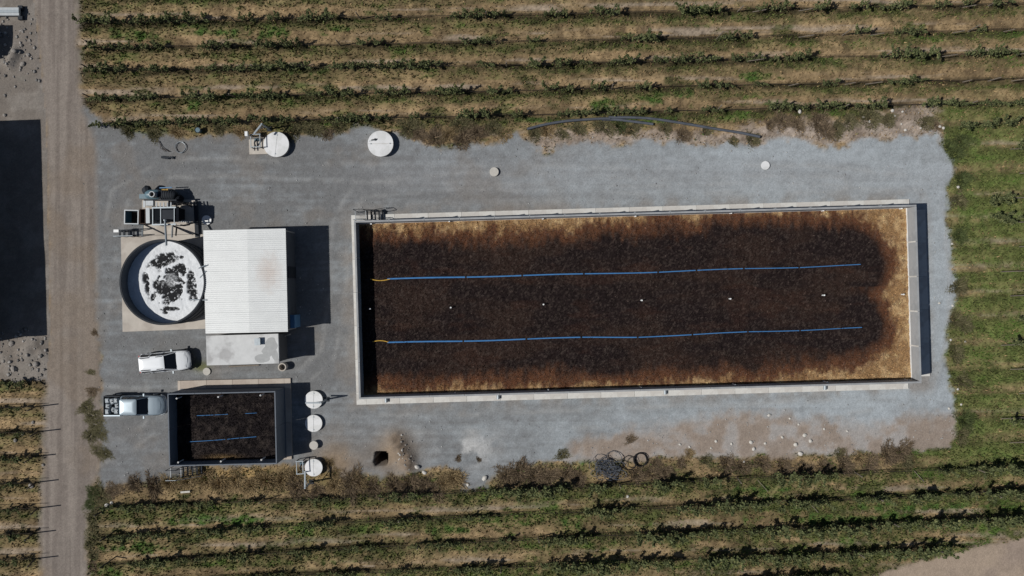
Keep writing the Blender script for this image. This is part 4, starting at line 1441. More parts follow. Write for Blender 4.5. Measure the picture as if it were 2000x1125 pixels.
# ---------------------------------------------------------------- cars
def rrect(x0, x1, hw, z, rf, rr, n=5, taper=1.0):
    """Rounded rectangle in plan, corner radius rf at the front and rr at the rear."""
    pts = []
    for cx, cy, a0, r in ((x1 - rf, hw * taper - rf, 0, rf), (x0 + rr, hw - rr, 90, rr), (x0 + rr, -hw + rr, 180, rr), (x1 - rf, -hw * taper + rf, 270, rf)):
        for k in range(n + 1):
            a = R(a0 + 90 * k / n)
            pts.append((cx + r * math.cos(a), cy + r * math.sin(a), z))
    return pts


def section(x, w, z0, z1):
    half = [(w * 0.86, z0), (w * 0.97, z0 + 0.14), (w, z0 + (z1 - z0) * 0.5), (w * 0.985, z1 - 0.16), (w * 0.93, z1 - 0.05), (w * 0.80, z1 - 0.005), (w * 0.4, z1 + 0.02)]
    return [(x, y, z) for y, z in half] + [(x, -y, z) for y, z in reversed(half)]


def wheel(t, x, y, r=0.36, w=0.23):
    wl = obj('wheel', MB().tube([(0, -w / 2, 0), (0, -w / 2 + 0.04, 0), (0, w / 2 - 0.04, 0), (0, w / 2, 0)], [r * 0.9, r, r, r * 0.9], 20), M['rubber'], t, loc=(x, y, r - 0.05), smooth=True)
    s = 1 if y > 0 else -1
    obj('rim', MB().tube([(0, s * (w / 2 + 0.003), 0), (0, s * (w / 2 + 0.02), 0)], r * 0.6, 16), M['greysteel'], wl)


def glass_quad(a, b, c, d, th=0.015):
    a, b, c, d = map(Vector, (a, b, c, d))
    n = (b - a).cross(d - a).normalized() * th
    return MB().add([a, b, c, d, a + n, b + n, c + n, d + n], [(3, 2, 1, 0), (4, 5, 6, 7), (0, 1, 5, 4), (1, 2, 6, 5), (2, 3, 7, 6), (3, 0, 4, 7)])


def cabin(t, paint, low, top, zl, zt, wl, wt):
    """Glasshouse from x-range low at height zl to x-range top at height zt."""
    lo = rrect(low[0], low[1], wl, zl, 0.25, 0.12)
    hi = rrect(top[0], top[1], wt, zt, 0.14, 0.12)
    obj('windows', MB().loft([lo, hi], cap=False), M['glass'], t, smooth=True)
    r0 = rrect(top[0] - 0.03, top[1] + 0.03, wt + 0.02, zt - 0.01, 0.15, 0.13)
    r1 = rrect(top[0] - 0.03, top[1] + 0.03, wt + 0.02, zt + 0.025, 0.15, 0.13)
    r2 = rrect(top[0] + 0.05, top[1] - 0.05, wt - 0.07, zt + 0.055, 0.14, 0.12)
    r3 = rrect(top[0] + 0.35, top[1] - 0.35, wt - 0.32, zt + 0.07, 0.1, 0.1)
    obj('roof', MB().loft([r0, r1, r2, r3]), paint, t, smooth=True)
    # pillars between the side windows and at the screen corners
    for s in (-1, 1):
        obj('pillar', MB().bar((low[1] - 0.08, s * (wl - 0.05), zl), (top[1] - 0.03, s * (wt - 0.02), zt), 0.07, 0.06), paint, t)
        for f in (0.38, 0.72):
            xl = low[0] + (low[1] - low[0]) * (f - 0.05)
            xt = top[0] + (top[1] - top[0]) * (f + 0.02)
            obj('pillar', MB().bar((xl, s * (wl + 0.004), zl), (xt, s * (wt + 0.004), zt), 0.07, 0.05), paint, t)
        obj('pillar', MB().bar((low[0] + 0.12, s * (wl - 0.02), zl), (top[0] + 0.10, s * (wt - 0.01), zt), 0.16, 0.06), paint, t)
    ws = glass_quad((low[1] - 0.03, -wl + 0.22, zl + 0.03), (low[1] - 0.03, wl - 0.22, zl + 0.03), (top[1] + 0.03, wt - 0.14, zt - 0.03), (top[1] + 0.03, -wt + 0.14, zt - 0.03))
    obj('windscreen', ws, M['glass'], t)


def body_top(st, x):
    xs = [s[0] for s in st]
    return float(np.interp(x, xs, [s[3] for s in st])), float(np.interp(x, xs, [s[1] for s in st]))


def car_body(t, st, paint, hood):
    obj('body', MB().loft([section(*s) for s in st]), paint, t, smooth=True)
    vs, fs = [], []
    nx_, ny_ = 7, 9
    for i in range(nx_):
        x = hood[0] + (hood[1] - hood[0]) * i / (nx_ - 1)
        zt, w = body_top(st, x)
        for j in range(ny_):
            u = (j / (ny_ - 1)) * 2 - 1
            xx = x - (0.12 * u * u if i == nx_ - 1 else 0)
            vs.append((xx, u * w * 0.80, zt + 0.035 - 0.03 * abs(u) ** 2.5 + 0.012))
    for i in range(nx_ - 1):
        for j in range(ny_ - 1):
            a = i * ny_ + j
            fs.append((a, a + ny_, a + ny_ + 1, a + 1))
    obj('bonnet', MB().add(vs, fs), paint, t, smooth=True)


def mirrors(t, x, w, paint, z=1.12):
    for s in (-1, 1):
        obj('mirror', MB().loft([rrect(x - 0.06, x + 0.06, 0.11, z - 0.07, 0.04, 0.02, 3), rrect(x - 0.06, x + 0.06, 0.11, z + 0.07, 0.04, 0.02, 3)]), paint, t, loc=(0, s * (w + 0.12), 0))


# white estate
a, bb = P(273.5, 711.5, 0.8), P(373, 701.5, 0.6)
cc = (a + bb) / 2
suv = thing('parked_car', 'white estate car with dark roof rails parked near the flat roofed room', 'car', (cc.x, cc.y, -0.03), math.atan2(bb.y - a.y, bb.x - a.x))
st = [(-2.22, .66, .50, .82), (-2.16, .80, .38, .98), (-1.9, .86, .30, 1.02), (0, .88, .27, 1.03), (1.0, .88, .27, 1.02), (1.45, .87, .28, .97), (1.85, .83, .30, .88), (2.08, .72, .36, .78), (2.2, .50, .45, .68)]
car_body(suv, st, M['whitepaint'], (1.08, 1.98))
cabin(suv, M['whitepaint'], (-2.10, 1.12), (-1.86, 0.28), 1.01, 1.60, 0.80, 0.60)
mirrors(suv, 0.80, 0.84, M['greysteel'])
for x in (-1.35, 1.38):
    for y in (-0.80, 0.80):
        wheel(suv, x, y)
for s in (-1, 1):
    b = MB()
    b.bar((-1.75, s * 0.52, 1.70), (-0.95, s * 0.54, 1.70), 0.07, 0.05)
    b.bar((-0.35, s * 0.54, 1.70), (0.15, s * 0.54, 1.69), 0.06, 0.05)
    obj('roof_rail', b, M['darksteel'], suv)
    obj('headlight', MB().tube([(1.86, s * 0.66, 0.74), (2.06, s * 0.62, 0.70)], [0.10, 0.06], 10), M['lamp'], suv, smooth=True)
    obj('tail_light', MB().box(-2.19, -2.10, s * 0.70 - 0.06, s * 0.70 + 0.06, 0.75, 1.0), M['redlamp'], suv)
obj('front_bumper', MB().tube([(1.86, -0.84, 0.5), (2.12, -0.70, 0.5), (2.25, -0.35, 0.5), (2.27, 0, 0.5), (2.25, 0.35, 0.5), (2.12, 0.70, 0.5), (1.86, 0.84, 0.5)], 0.09, 8), M['darksteel'], suv, smooth=True)
obj('rear_bumper', MB().tube([(-2.10, -0.84, 0.5), (-2.27, -0.6, 0.52), (-2.30, 0, 0.52), (-2.27, 0.6, 0.52), (-2.10, 0.84, 0.5)], 0.10, 8), M['whitepaint'], suv, smooth=True)

# silver pickup
a, bb = P(205.5, 792, 0.7), P(323, 791, 0.6)
cc = (a + bb) / 2
pk = thing('pickup_truck', 'silver crew cab pickup with loaded bed, nose against the small tank', 'pickup', (cc.x, cc.y, -0.03), math.atan2(bb.y - a.y, bb.x - a.x))
st = [(-1.12, .86, .35, 1.02), (-0.6, .88, .32, 1.04), (0.5, .89, .32, 1.05), (1.25, .89, .32, 1.05), (1.7, .88, .34, 1.02), (2.2, .84, .36, .95), (2.48, .74, .40, .86), (2.6, .55, .48, .76)]
car_body(pk, st, M['silverpaint'], (1.30, 2.35))
cabin(pk, M['silverpaint'], (-1.05, 1.36), (-0.80, 0.62), 1.04, 1.70, 0.80, 0.66)
mirrors(pk, 1.0, 0.86, M['silverpaint'], 1.15)
for x in (-1.60, 1.62):
    for y in (-0.80, 0.80):
        wheel(pk, x, y, 0.39)
bed = obj('cargo_bed', MB().box(-2.58, -1.13, -0.86, 0.86, 0.42, 0.58), M['darksteel'], pk)
for s in (-1, 1):
    obj('bed_wall', MB().loft([rrect(-2.58, -1.14, 0.045, 0.45, 0.02, 0.02, 2), rrect(-2.58, -1.14, 0.05, 1.06, 0.02, 0.02, 2)]), M['darksteel'] if s > 0 else M['silverpaint'], pk, loc=(0, s * 0.84, 0))
    obj('headlight', MB().tube([(2.22, s * 0.66, 0.80), (2.46, s * 0.62, 0.76)], [0.11, 0.07], 10), M['lamp'], pk, smooth=True)
    obj('tail_light', MB().box(-2.63, -2.585, s * 0.82 - 0.06, s * 0.82 + 0.06, 0.6, 0.95), M['redlamp'], pk)
obj('tailgate', MB().box(-2.62, -2.57, -0.78, 0.78, 0.45, 1.0), M['darksteel'], pk)
obj('front_bumper', MB().tube([(2.2, -0.86, 0.55), (2.5, -0.72, 0.55), (2.64, -0.35, 0.55), (2.66, 0, 0.55), (2.64, 0.35, 0.55), (2.5, 0.72, 0.55), (2.2, 0.86, 0.55)], 0.10, 8), M['palesteel'], pk, smooth=True)
obj('rear_bumper', MB().box(-2.78, -2.63, -0.8, 0.8, 0.42, 0.56), M['darksteel'], pk)
# canisters and a sack in the bed
for k, (x, y, sx, sy, h, rz) in enumerate(((-2.32, 0.46, .19, .22, .98, .1), (-2.30, -0.02, .20, .19, .92, -.1), (-2.30, -0.50, .19, .24, 1.02, .05), (-1.86, 0.40, .17, .25, 1.05, .3), (-1.50, 0.48, .2, .22, 1.10, 0), (-1.48, 0.0, .18, .2, .95, .2), (-1.46, -0.46, .2, .24, 1.08, -.1), (-1.88, -0.36, .16, .2, .85, -.4))):
    p = Matrix.Translation(pk.location) @ Matrix.Rotation(pk.rotation_euler.z, 4, 'Z') @ Vector((x, y, 0.61))
    t = thing('canister', 'translucent white canister among those loaded in the silver pickup bed', 'canister', p, pk.rotation_euler.z + rz, 'canisters in the pickup bed')
    hh = h - 0.58
    obj('body', MB().loft([rrect(-sx, sx, sy, 0, .06, .06, 3), rrect(-sx, sx, sy, hh * .8, .06, .06, 3), rrect(-sx * .7, sx * .7, sy * .7, hh, .05, .05, 3)]), M['canister'], t, smooth=True)
    obj('cap', MB().cyl(sx * .4, 0, hh + 0.001, hh + 0.06, 0.05, 10), M['rubber'] if k % 2 else M['palesteel'], t)

# ---------------------------------------------------------------- pipes, hoses, small things on the ground
for lab, pts in (('long black plastic pipe curving east from the middle of the vineyard edge', [(1189, 229), (1240, 229.5), (1280, 232.5), (1330, 240), (1400, 252), (1445, 259), (1484, 267)]),
                 ('black plastic pipe curving west along the vineyard edge', [(1030, 252), (1060, 244), (1100, 237), (1140, 233.5), (1172, 232), (1192, 231.5)]),
                 ('shortest black plastic pipe lying in grass beside the longer two', [(1176, 233), (1200, 233), (1230, 236), (1276, 242)])):
    w = [P(x, y, 0.2) for x, y in pts]
    for v in w:
        v.z = ground_z(v.x, v.y) + (0.24 if 'shortest' not in lab else 0.16)
    # smooth the path
    sm = []
    for i in range(len(w) - 1):
        for k in range(4):
            t_ = k / 4
            p0, p1, p2, p3 = w[max(i - 1, 0)], w[i], w[i + 1], w[min(i + 2, len(w) - 1)]
            sm.append(0.5 * ((2 * p1) + (p2 - p0) * t_ + (2 * p0 - 5 * p1 + 4 * p2 - p3) * t_ ** 2 + (3 * p1 - p0 - 3 * p2 + p3) * t_ ** 3))
    sm.append(w[-1])
    tag(obj('plastic_pipe', MB().tube(sm, 0.12, 10), M['blackpipe'], smooth=True), lab, 'pipe')


def coil(b, cx, cy, z, r, turns, rad, jit=0.03, tilt=0.0, sq=1.0):
    n = int(turns * 26)
    pts = []
    for i in range(n):
        a = 2 * math.pi * i / 26
        rr = r * (1 + rng.uniform(-jit, jit)) * (1 - 0.06 * (i / n))
        pts.append((cx + rr * math.cos(a), cy + rr * sq * math.sin(a), z + 0.03 * (i / 26) + tilt * rr * math.sin(a)))
    b.tube(pts, rad, 5)


p = P(1250, 898)
b = MB()
for k in range(4):
    coil(b, rng.uniform(-.05, .05), rng.uniform(-.05, .05), 0.05 + 0.05 * k, 0.60, 2, 0.025)
tag(obj('hose_coil', b, M['rubber'], loc=p), 'neat round coil of black hose east of the tangled heap', 'hose')
p = P(1228, 904)
b = MB()
coil(b, 0, 0, 0.05, 0.65, 2, 0.022, 0.04)
coil(b, 0.3, 0.05, 0.1, 0.5, 1, 0.022, 0.04, 0.2)
tag(obj('hose_coil', b, M['rubber'], loc=p), 'loose coil of black hose between tangled heap and neat coil', 'hose')
p = P(1186, 913)
b = MB()
for k in range(46):
    coil(b, rng.gauss(0, .55), rng.gauss(-.1, .35), rng.uniform(0.05, .5), rng.uniform(.25, .75), rng.uniform(0.6, 1.6), 0.022, 0.06, rng.uniform(-.5, .5), rng.uniform(.5, 1))
tag(obj('hose_heap', b, M['blackpipe'], loc=p), 'tangled heap of black drip hose at the weedy southern edge of the gravel', 'hose heap')
p = P(353, 288)
b = MB()
coil(b, 0, 0, 0.02, 0.5, 3, 0.018, 0.05)
tag(obj('hose_coil', b, M['greysteel'], loc=p), 'thin wire coil lying on gravel northwest of the pump pad', 'wire coil')
p = P(386, 254, 0.4)
t = thing('bucket', 'dark blue bucket at the vineyard edge northwest of the pump pad', 'bucket', (p.x, p.y, 0))
obj('body', MB().cyl(0, 0, -0.1, 0.42, 0.20, 20, 0.25), M['motorblue'], t, smooth=True)
obj('rim', MB().ring(0, 0, 0.421, 0.45, 0.27, 0.22, 20), M['rubber'], t)
p = P(328, 308)
b = MB()
b.bar((-.55, .05, .06), (.1, -.05, .10), .22, .1)
b.bar((-.2, -.08, .13), (.55, .06, .08), .12, .08)
b.bar((.25, .1, .05), (.5, -.12, .09), .1, .08)
tag(obj('scrap_metal', b, M['darksteel'], loc=p), 'small dark scrap pieces on gravel northwest of the machine', 'scrap')
p = P(316, 289)
b = MB()
for k in range(5):
    b.tube([(-.3 + rng.uniform(-.2, .2), .6, .03), (rng.uniform(-.1, .1), rng.uniform(-.1, .1), .06), (.3 + rng.uniform(-.2, .5), -.35, .03)], 0.02, 5)
tag(obj('twigs', b, M['darkwood'], loc=p), 'thin dry twigs on gravel beside the thin wire coil', 'twigs')
# mouldy dark hole lid marks stay part of the ground; pallet plank in weeds
A_, B_ = P(353, 961.5, 0.12), P(371, 960, 0.15)
tag(obj('plank', MB().bar(A_, B_, 0.16, 0.08), M['stone']), 'pale plank in dry weeds southwest of the small tank', 'plank')

# steel trough at the road's west edge
p = P(14, 22, 0.5)
t = thing('steel_beam', 'pale steel beam on dark blocks in the northwest corner', 'beam', (p.x, p.y, 0), R(0))
obj('web', MB().box(-2.2, 1.02, -0.12, 0.12, 0.25, 0.52), M['greysteel'], t)
obj('flange', MB().box(-2.2, 1.0, 0.122, 0.34, 0.25, 0.50), M['palesteel'], t)
obj('flange', MB().box(-2.2, 1.0, -0.34, -0.122, 0.25, 0.45), M['palesteel'], t)
for y in (-0.42, 0.42):
    obj('block', MB().box(0.75, 1.15, y - 0.2, y + 0.2, -0.1, 0.248), M['darksteel'], t)


# ---------------------------------------------------------------- buildings west of the frame, whose shadows reach into it
def hut(label, x_e, y_n, y_s, z, depth, rot, m):
    a, c = P(x_e, y_n), P(x_e, y_s)
    t = thing('warehouse', label, 'building', (a.x, (a.y + c.y) / 2, 0), rot)
    hy = (a.y - c.y) / 2
    obj('wall', MB().box(-depth, -0.3, -hy + 0.2, hy - 0.2, -0.1, z - 0.35), M[m], t)
    obj('roof', MB().prism([(-depth - 0.3, -hy), (0, -hy), (0, hy), (-depth - 0.3, hy)], z - 0.30, z), M['roofing'], t)
    for k in range(3):
        y = -hy + 2 * hy * (k + 0.5) / 3
        obj('window', MB().box(-0.297, -0.25, y - 0.6, y + 0.6, z * 0.4, z * 0.4 + 0.9), M['glass'], t)
    return t


hut('long pale warehouse whose shadow falls on the road west of the yard', -13, 251, 673, 5.0, 14, R(2.0), 'block')
hut('small pale hut whose shadow falls beside the steel beam', -25, 58, 117, 2.5, 5, R(0), 'block')


# ---------------------------------------------------------------- rocks
def rock_mesh(seed):
    rr = random.Random(seed)
    import bmesh
    bm = bmesh.new()
    bmesh.ops.create_icosphere(bm, subdivisions=2, radius=1.0)
    for v in bm.verts:
        n_ = float(fbm(np.array([v.co.x * 1.1 + seed * 3]), np.array([v.co.y * 1.1 + v.co.z * 1.7]), seed, 3)[0])
        v.co *= 0.65 + 0.7 * n_
        v.co.z *= 0.65
    me = bpy.data.meshes.new('rock')
    bm.to_mesh(me)
    bm.free()
    return me


rockm = []
for s_ in range(4):
    for nm in ('stone', 'greystone'):
        me = rock_mesh(s_ + 1)
        me.materials.append(M[nm])
        rockm.append(me)


def rock(px, py, r, label, group=None, pale=True):
    p = P(px, py)
    o = link('rock', rockm[2 * rng.randrange(4) + (0 if pale else 1)], None, (p.x, p.y, ground_z(p.x, p.y) + r * 0.3), rng.uniform(0, 6.28))
    o.scale = (r * rng.uniform(.85, 1.2), r * rng.uniform(.85, 1.1), r)
    return tag(o, label, 'rock', group)


LS = 'pale stone on the beige strip south of the long tank'
for px, py, r in ((1398.5, 862, .13), (1467, 864, .17), (1494.5, 866, .13), (1472, 877, .18), (1502, 811, .16), (1528, 854, .14), (1554, 868, .20), (1563.5, 886, .21), (1571.5, 850, .17),
                  (1328, 868, .11), (1429, 867, .12), (1543, 817.5, .10), (1583, 861, .17), (1389, 875, .09), (1560, 829, .1), (1453, 902, .11), (1347, 873, .09), (1610, 838, .1), (1655, 842, .1)):
    rock(px, py, r, LS, 'stones on the beige strip south of the long tank')
for px, py, r in ((1562, 218, .18), (1743, 216, .14), (1748, 226, .09), (1687, 229, .1), (1698, 237, .12), (1769, 254, .16), (1761, 242, .09), (1836, 247, .15), (1843, 250, .13), (1763, 218, .1), (1799, 250, .09)):
    rock(px, py, r, 'pale stone on bare soil between the northern vines and the gravel', 'stones on bare soil north of the gravel')
for px, py, r in ((1861, 597, .12), (1864, 551, .10), (1860, 476, .10), (1835, 592, .12), (1857, 664, .12), (1886, 667, .10), (1854, 798, .12), (1871, 760, .12), (1872, 365, .14), (1878, 790, .1)):
    rock(px, py, r, 'pale stone along the grassy east edge of the gravel', 'stones along the east edge of the gravel')
for px, py, r in ((23, 671, .22), (29, 720, .27), (71, 711, .26), (30, 860, .18), (44, 847, .16), (64, 825, .15), (61, 949, .22), (36, 898, .12), (58, 693, .16), (80, 696, .14), (10, 705, .15), (46, 690, .12), (84, 908, .14)):
    rock(px, py, r, 'grey stone among rubble and vines west of the dirt road', 'stones west of the dirt road', False)
for px, py, r in ((33, 102, .18), (40, 103, .16), (44, 125, .2), (40, 132, .14), (43, 60, .15), (42, 89, .16), (58, 79, .12), (9, 225, .16), (55, 108, .14)):
    rock(px, py, r, 'grey stone by the dark shadow in the northwest corner', 'stones in the northwest corner', False)
for px, py, r, lab in ((209, 987, .2, 'larger of two white stones among the first southern vines'), (217.5, 982, .14, 'smaller of two white stones among the first southern vines'),
                       (947, 934, .26, 'grey boulder on the gravel tongue south of the long tank'), (914, 947, .14, 'small pale stone on the gravel tongue south of the long tank'),
                       (815, 911, .22, 'pale stone at the foot of the dirt mound beside the pit'), (1226, 970, .14, 'white stone between the southern vine rows below the hose heap'), (829, 923, .18, 'pale stone in weeds southeast of the dirt mound')):
    rock(px, py, r, lab)
for k in range(26):
    px, py = 790 + rng.gauss(4, 10), 884 + rng.gauss(3, 15)
    rock(px, py, rng.uniform(.04, .09), 'clod on the dirt mound east of the square pit', 'clods on the dirt mound', rng.random() < .4)


# ---------------------------------------------------------------- vines
def leaf_cloud(centres, n, size, cols, seed, up=0.5):
    """n leaf quads around the weighted centres (x, y, z, sx, sy, sz)."""
    r = np.random.RandomState(seed)
    ce = np.array(centres)
    k = r.randint(0, len(ce), n)
    p = ce[k, :3] + r.normal(0, 1, (n, 3)) * ce[k, 3:6]
    p[:, 2] = np.maximum(p[:, 2], 0.12)
    s = r.uniform(size[0], size[1], n)
    nrm = r.normal(0, 1, (n, 3))
    nrm[:, 2] = np.abs(nrm[:, 2]) + up
    nrm /= np.linalg.norm(nrm, axis=1)[:, None]
    t = np.cross(nrm, r.normal(0, 1, (n, 3)))
    t /= np.linalg.norm(t, axis=1)[:, None]
    b = np.cross(nrm, t)
    q = np.stack([p - t * s[:, None], p + b * s[:, None] * 0.8 - t * s[:, None] * 0.1, p + t * s[:, None], p - b * s[:, None] * 0.8 - t * s[:, None] * 0.1], 1)
    q[:, 2] -= nrm * s[:, None] * 0.3
    f = np.arange(n * 4).reshape(n, 4)
    mixf = r.uniform(0, 1, n)
    c = np.array(cols[0])[None] + (np.array(cols[1]) - np.array(cols[0]))[None] * mixf[:, None]
    hot = r.uniform(0, 1, n) < 0.08
    if len(cols) > 2:
        c[hot] = np.array(cols[2])
    return q.reshape(-1, 3), f, np.repeat(c, 4, axis=0)


VC = [(0.044, 0.058, 0.025), (0.145, 0.162, 0.072), (0.21, 0.21, 0.09)]
vine_meshes = []
trunk_me = MB().tube([(0, 0, -0.1), (0.05, 0.03, 0.5), (-0.03, 0, 1.0)], [0.06, 0.05, 0.03], 6).mesh('trunk', M['darkwood'])
for v in range(10):
    rr = random.Random(100 + v)
    L = rr.uniform(1.2, 2.0)
    cen = []
    for k in range(7):
        cen.append((rr.uniform(-L / 2, L / 2), rr.gauss(0, .10), rr.uniform(.65, 1.5), .19, .13, .22))
    for k in range(rr.randint(3, 6)):                 # shoots
        x, a = rr.uniform(-L / 2, L / 2), rr.uniform(0, 6.28)
        d = rr.uniform(.5, 1.0)
        for q in range(3):
            f_ = (q + 1) / 3
            cen.append((x + math.cos(a) * d * f_ * .7, math.sin(a) * d * f_ * .6, 1.35 + .35 * f_, .06, .06, .06))
    vv, ff, cl = leaf_cloud(cen, 460, (.055, .115), VC, 200 + v, 0.4)
    vine_meshes.append(array_mesh('crown', vv, ff, cl, M['leaf']))

nvine = [0]
extra = []


def vine(px, py, label, group, sc_=1.0, rz=0.0, vi=None):
    p = P(px, py)
    z = ground_z(p.x, p.y)
    vi = rng.randrange(10) if vi is None else vi
    if rng.random() < 0.5:
        rz += math.pi
    if nvine[0] >= 300:
        extra.append((p.x, p.y, z, vi, sc_, rz))
        return
    nvine[0] += 1
    t = thing('grapevine', label, 'grapevine', (p.x, p.y, z), rz, group)
    t.scale = (sc_ * rng.uniform(.9, 1.15), sc_ * rng.uniform(.85, 1.15), sc_ * rng.uniform(.9, 1.1))
    link('trunk', trunk_me, t)
    link('crown', vine_meshes[vi], t)


wire_mat = M['wire']


ZN = ((470, 'northwest of the pump pad'), (640, 'near the pump pad'), (860, 'north of the lone lid'), (1030, 'west of the black pipes'), (1484, 'behind the black pipes'), (1850, 'east of the black pipes'), (9999, 'beyond the gravel corner'))
ZS = ((330, 'by the dirt road'), (620, 'below the small tank'), (830, 'below the pit'), (1120, 'below the grey boulder'), (1290, 'below the hose heap'), (1600, 'below the stony strip'), (9999, 'towards the southeast track'))
ZE = ((9999, ''),)


CLUMPS_N = {
    4: [(155, 310), (320, 405), (470, 500), (525, 560), (590, 650), (745, 765), (880, 990), (1060, 1110), (1150, 1205), (1320, 1400), (1470, 1530), (1580, 1605), (1655, 1690), (1705, 1760), (1805, 1845), (1860, 1890), (1920, 1950)],
    3: [(180, 330), (385, 455), (510, 590), (690, 755), (905, 970), (1020, 1060), (1215, 1290), (1405, 1465), (1655, 1690), (1735, 1790), (1890, 1930)],
    2: [(165, 262), (292, 335), (395, 600), (640, 712), (722, 860), (930, 970), (1030, 1060), (1080, 1112), (1130, 1150), (1195, 1240), (1270, 1300), (1305, 1360), (1368, 1400), (1430, 1480), (1500, 1575), (1700, 1820), (1870, 1900), (1910, 1975)],
    1: [(180, 310), (360, 430), (480, 565), (605, 700), (740, 800), (830, 905), (950, 1010), (1060, 1130), (1150, 1180), (1240, 1280), (1355, 1420), (1460, 1500), (1606, 1618), (1720, 1810), (2000, 2020)],
    0: [(185, 345), (358, 475), (500, 575), (625, 722), (730, 765), (800, 820), (900, 965), (1000, 1020), (1090, 1165), (1180, 1260), (1290, 1325), (1365, 1410), (1500, 1582), (1590, 1650), (1655, 1718), (1790, 1950), (1962, 2020)]}
CLUMPS_S = {
    0: [(205, 312), (330, 376), (390, 422), (470, 500), (610, 645), (750, 850), (950, 1095), (1155, 1178), (1268, 1335), (1365, 1405), (1518, 1548), (1570, 1632), (1812, 1852), (1868, 2020)],
    1: [(215, 345), (400, 452), (470, 515), (600, 660), (760, 830), (900, 960), (1145, 1198), (1208, 1232), (1315, 1500), (1525, 1602), (1662, 1712), (1765, 1828), (1845, 2020)],
    2: [(265, 332), (345, 418), (422, 492), (565, 612), (680, 740), (800, 905), (960, 1000), (1060, 1140), (1240, 1432), (1455, 1525), (1555, 2020)],
    3: [(470, 560), (620, 700), (760, 820), (880, 960), (1060, 1200), (1225, 1312), (1355, 1830)],
    4: [(1430, 1620)]}


def zone(Z, x):
    return next(n for lim, n in Z if x < lim)


def vine_row(row, label, x0, x1, dens, pitch=34, sc_=1.0, wire=True, wlabel=None, seed=0, Z=ZN):
    for c0_, c1_ in dens:
        n_ = max(1, int(round((c1_ - c0_) / pitch)))
        for i in range(n_):
            x = c0_ + (c1_ - c0_) * (i + 0.5) / n_ + rng.uniform(-4, 4)
            y = float(row_y(row, x))
            slope = float(row_y(row, x - 10) - row_y(row, x + 10)) / 20
            lb = label + ' ' + zone(Z, x)
            vine(x, y + rng.uniform(-1.5, 1.5), lb, lb.replace('leafy grapevine', 'grapevines'), sc_ * rng.uniform(.65, 1.25) * (0.78 if Z is ZS and x < 1000 else 1), math.atan(slope))
    if wire:
        b = MB()
        nseg = 40
        for zz, rr_ in ((0.50, 0.022), (1.15, 0.006)):
            pts = []
            for i in range(nseg + 1):
                xx = x0 - 12 + (x1 - x0 + 24) * i / nseg
                p = P(xx, float(row_y(row, xx)) + rng.uniform(-1.2, 1.2))
                p.z = zz + rng.uniform(-.12, .06)
                pts.append(p)
            b.tube(pts, rr_, 5)
        tag(obj('trellis_wire', b, wire_mat), wlabel, 'wire')


def post(px, py, lean, h, label, group, m='darkwood', r=0.055):
    p = P(px, py)
    t = obj('trellis_post', MB().tube([(0, 0, -0.2), (lean[0], lean[1], h)], r, 8), M[m], loc=(p.x, p.y, ground_z(p.x, p.y)))
    return tag(t, label, 'post', group)


ORD = ['first', 'second', 'third', 'fourth', 'fifth', 'sixth', 'seventh', 'eighth', 'ninth', 'tenth', 'eleventh', 'twelfth', 'thirteenth', 'fourteenth']
# northern field, rows counted from the gravel outwards
for k, row in enumerate(reversed(ROWS_N[1:])):
    lab = 'leafy grapevine in the %s vine row north of the gravel,' % ORD[k]
    vine_row(row, lab, 178 if k else 196, 2040, CLUMPS_N[k], 28, 0.74, True, 'thin dark wire along the %s vine row north of the gravel' % ORD[k], seed=k + 1)
for k, (px, py) in enumerate(((190, 93), (186, 194), (183, 138))):
    post(px, py, (0, 0), 1.9, 'dark trellis post at the west end of the northern vine rows', 'end posts of the northern vine rows')
for k in range(5):
    row = ROWS_N[5 - k]
    for x in range(420, 2000, 245):
        xx = x + 40 * (k % 3)
        if rng.random() < 0.75:
            post(xx, float(row_y(row, xx)), (rng.uniform(-.15, .15), rng.uniform(-.15, .15)), 1.55, 'weathered trellis post in the %s vine row north of the gravel' % ORD[k], 'posts of the %s northern vine row' % ORD[k], 'wood', .05)
# southern field
for k, row in enumerate(ROWS_S):
    lab = 'leafy grapevine in the %s vine row south of the gravel,' % ORD[k]
    x0, x1 = ((205, 2040), (215, 2040), (240, 2040), (430, 1840), (1430, 1630))[k]
    vine_row(row, lab, x0, x1, CLUMPS_S[k], 30, 0.92, True, 'thin dark wire along the %s vine row south of the gravel' % ORD[k], seed=20 + k, Z=ZS)
for px, py, ln in ((226, 1036, (-.5, -.4)), (228, 1086, (-.6, -.45)), (215, 990, (-.5, -.3))):
    post(px, py, ln, 1.6, 'dark leaning post at the west end of the southern vine rows', 'end posts of the southern vine rows')
for px, py in ((1785, 925), (1578, 985), (1480, 944)):
    A_, B_ = P(px, py - 6, 0.12), P(px + 20, py + 16, 0.12)
    tag(obj('vine_stake', MB().tube([A_, B_], 0.028, 6), M['wood']), 'pale stake lying between the southern vine rows', 'stake', 'pale stakes lying between the southern vine rows')
for k in range(4):
    row = ROWS_S[k]
    for x in range(520, 1950, 230):
        xx = x + 35 * (k % 3)
        if rng.random() < 0.7:
            post(xx, float(row_y(row, xx)), (rng.uniform(-.2, .2), rng.uniform(-.2, .2)), 1.6, 'weathered trellis post in the %s vine row south of the gravel' % ORD[k], 'posts of the %s southern vine row' % ORD[k], 'wood', .05)
post(1815, 1070, (.55, .05), 1.4, 'dark leaning post at the east end of a southern vine row by the track', None)
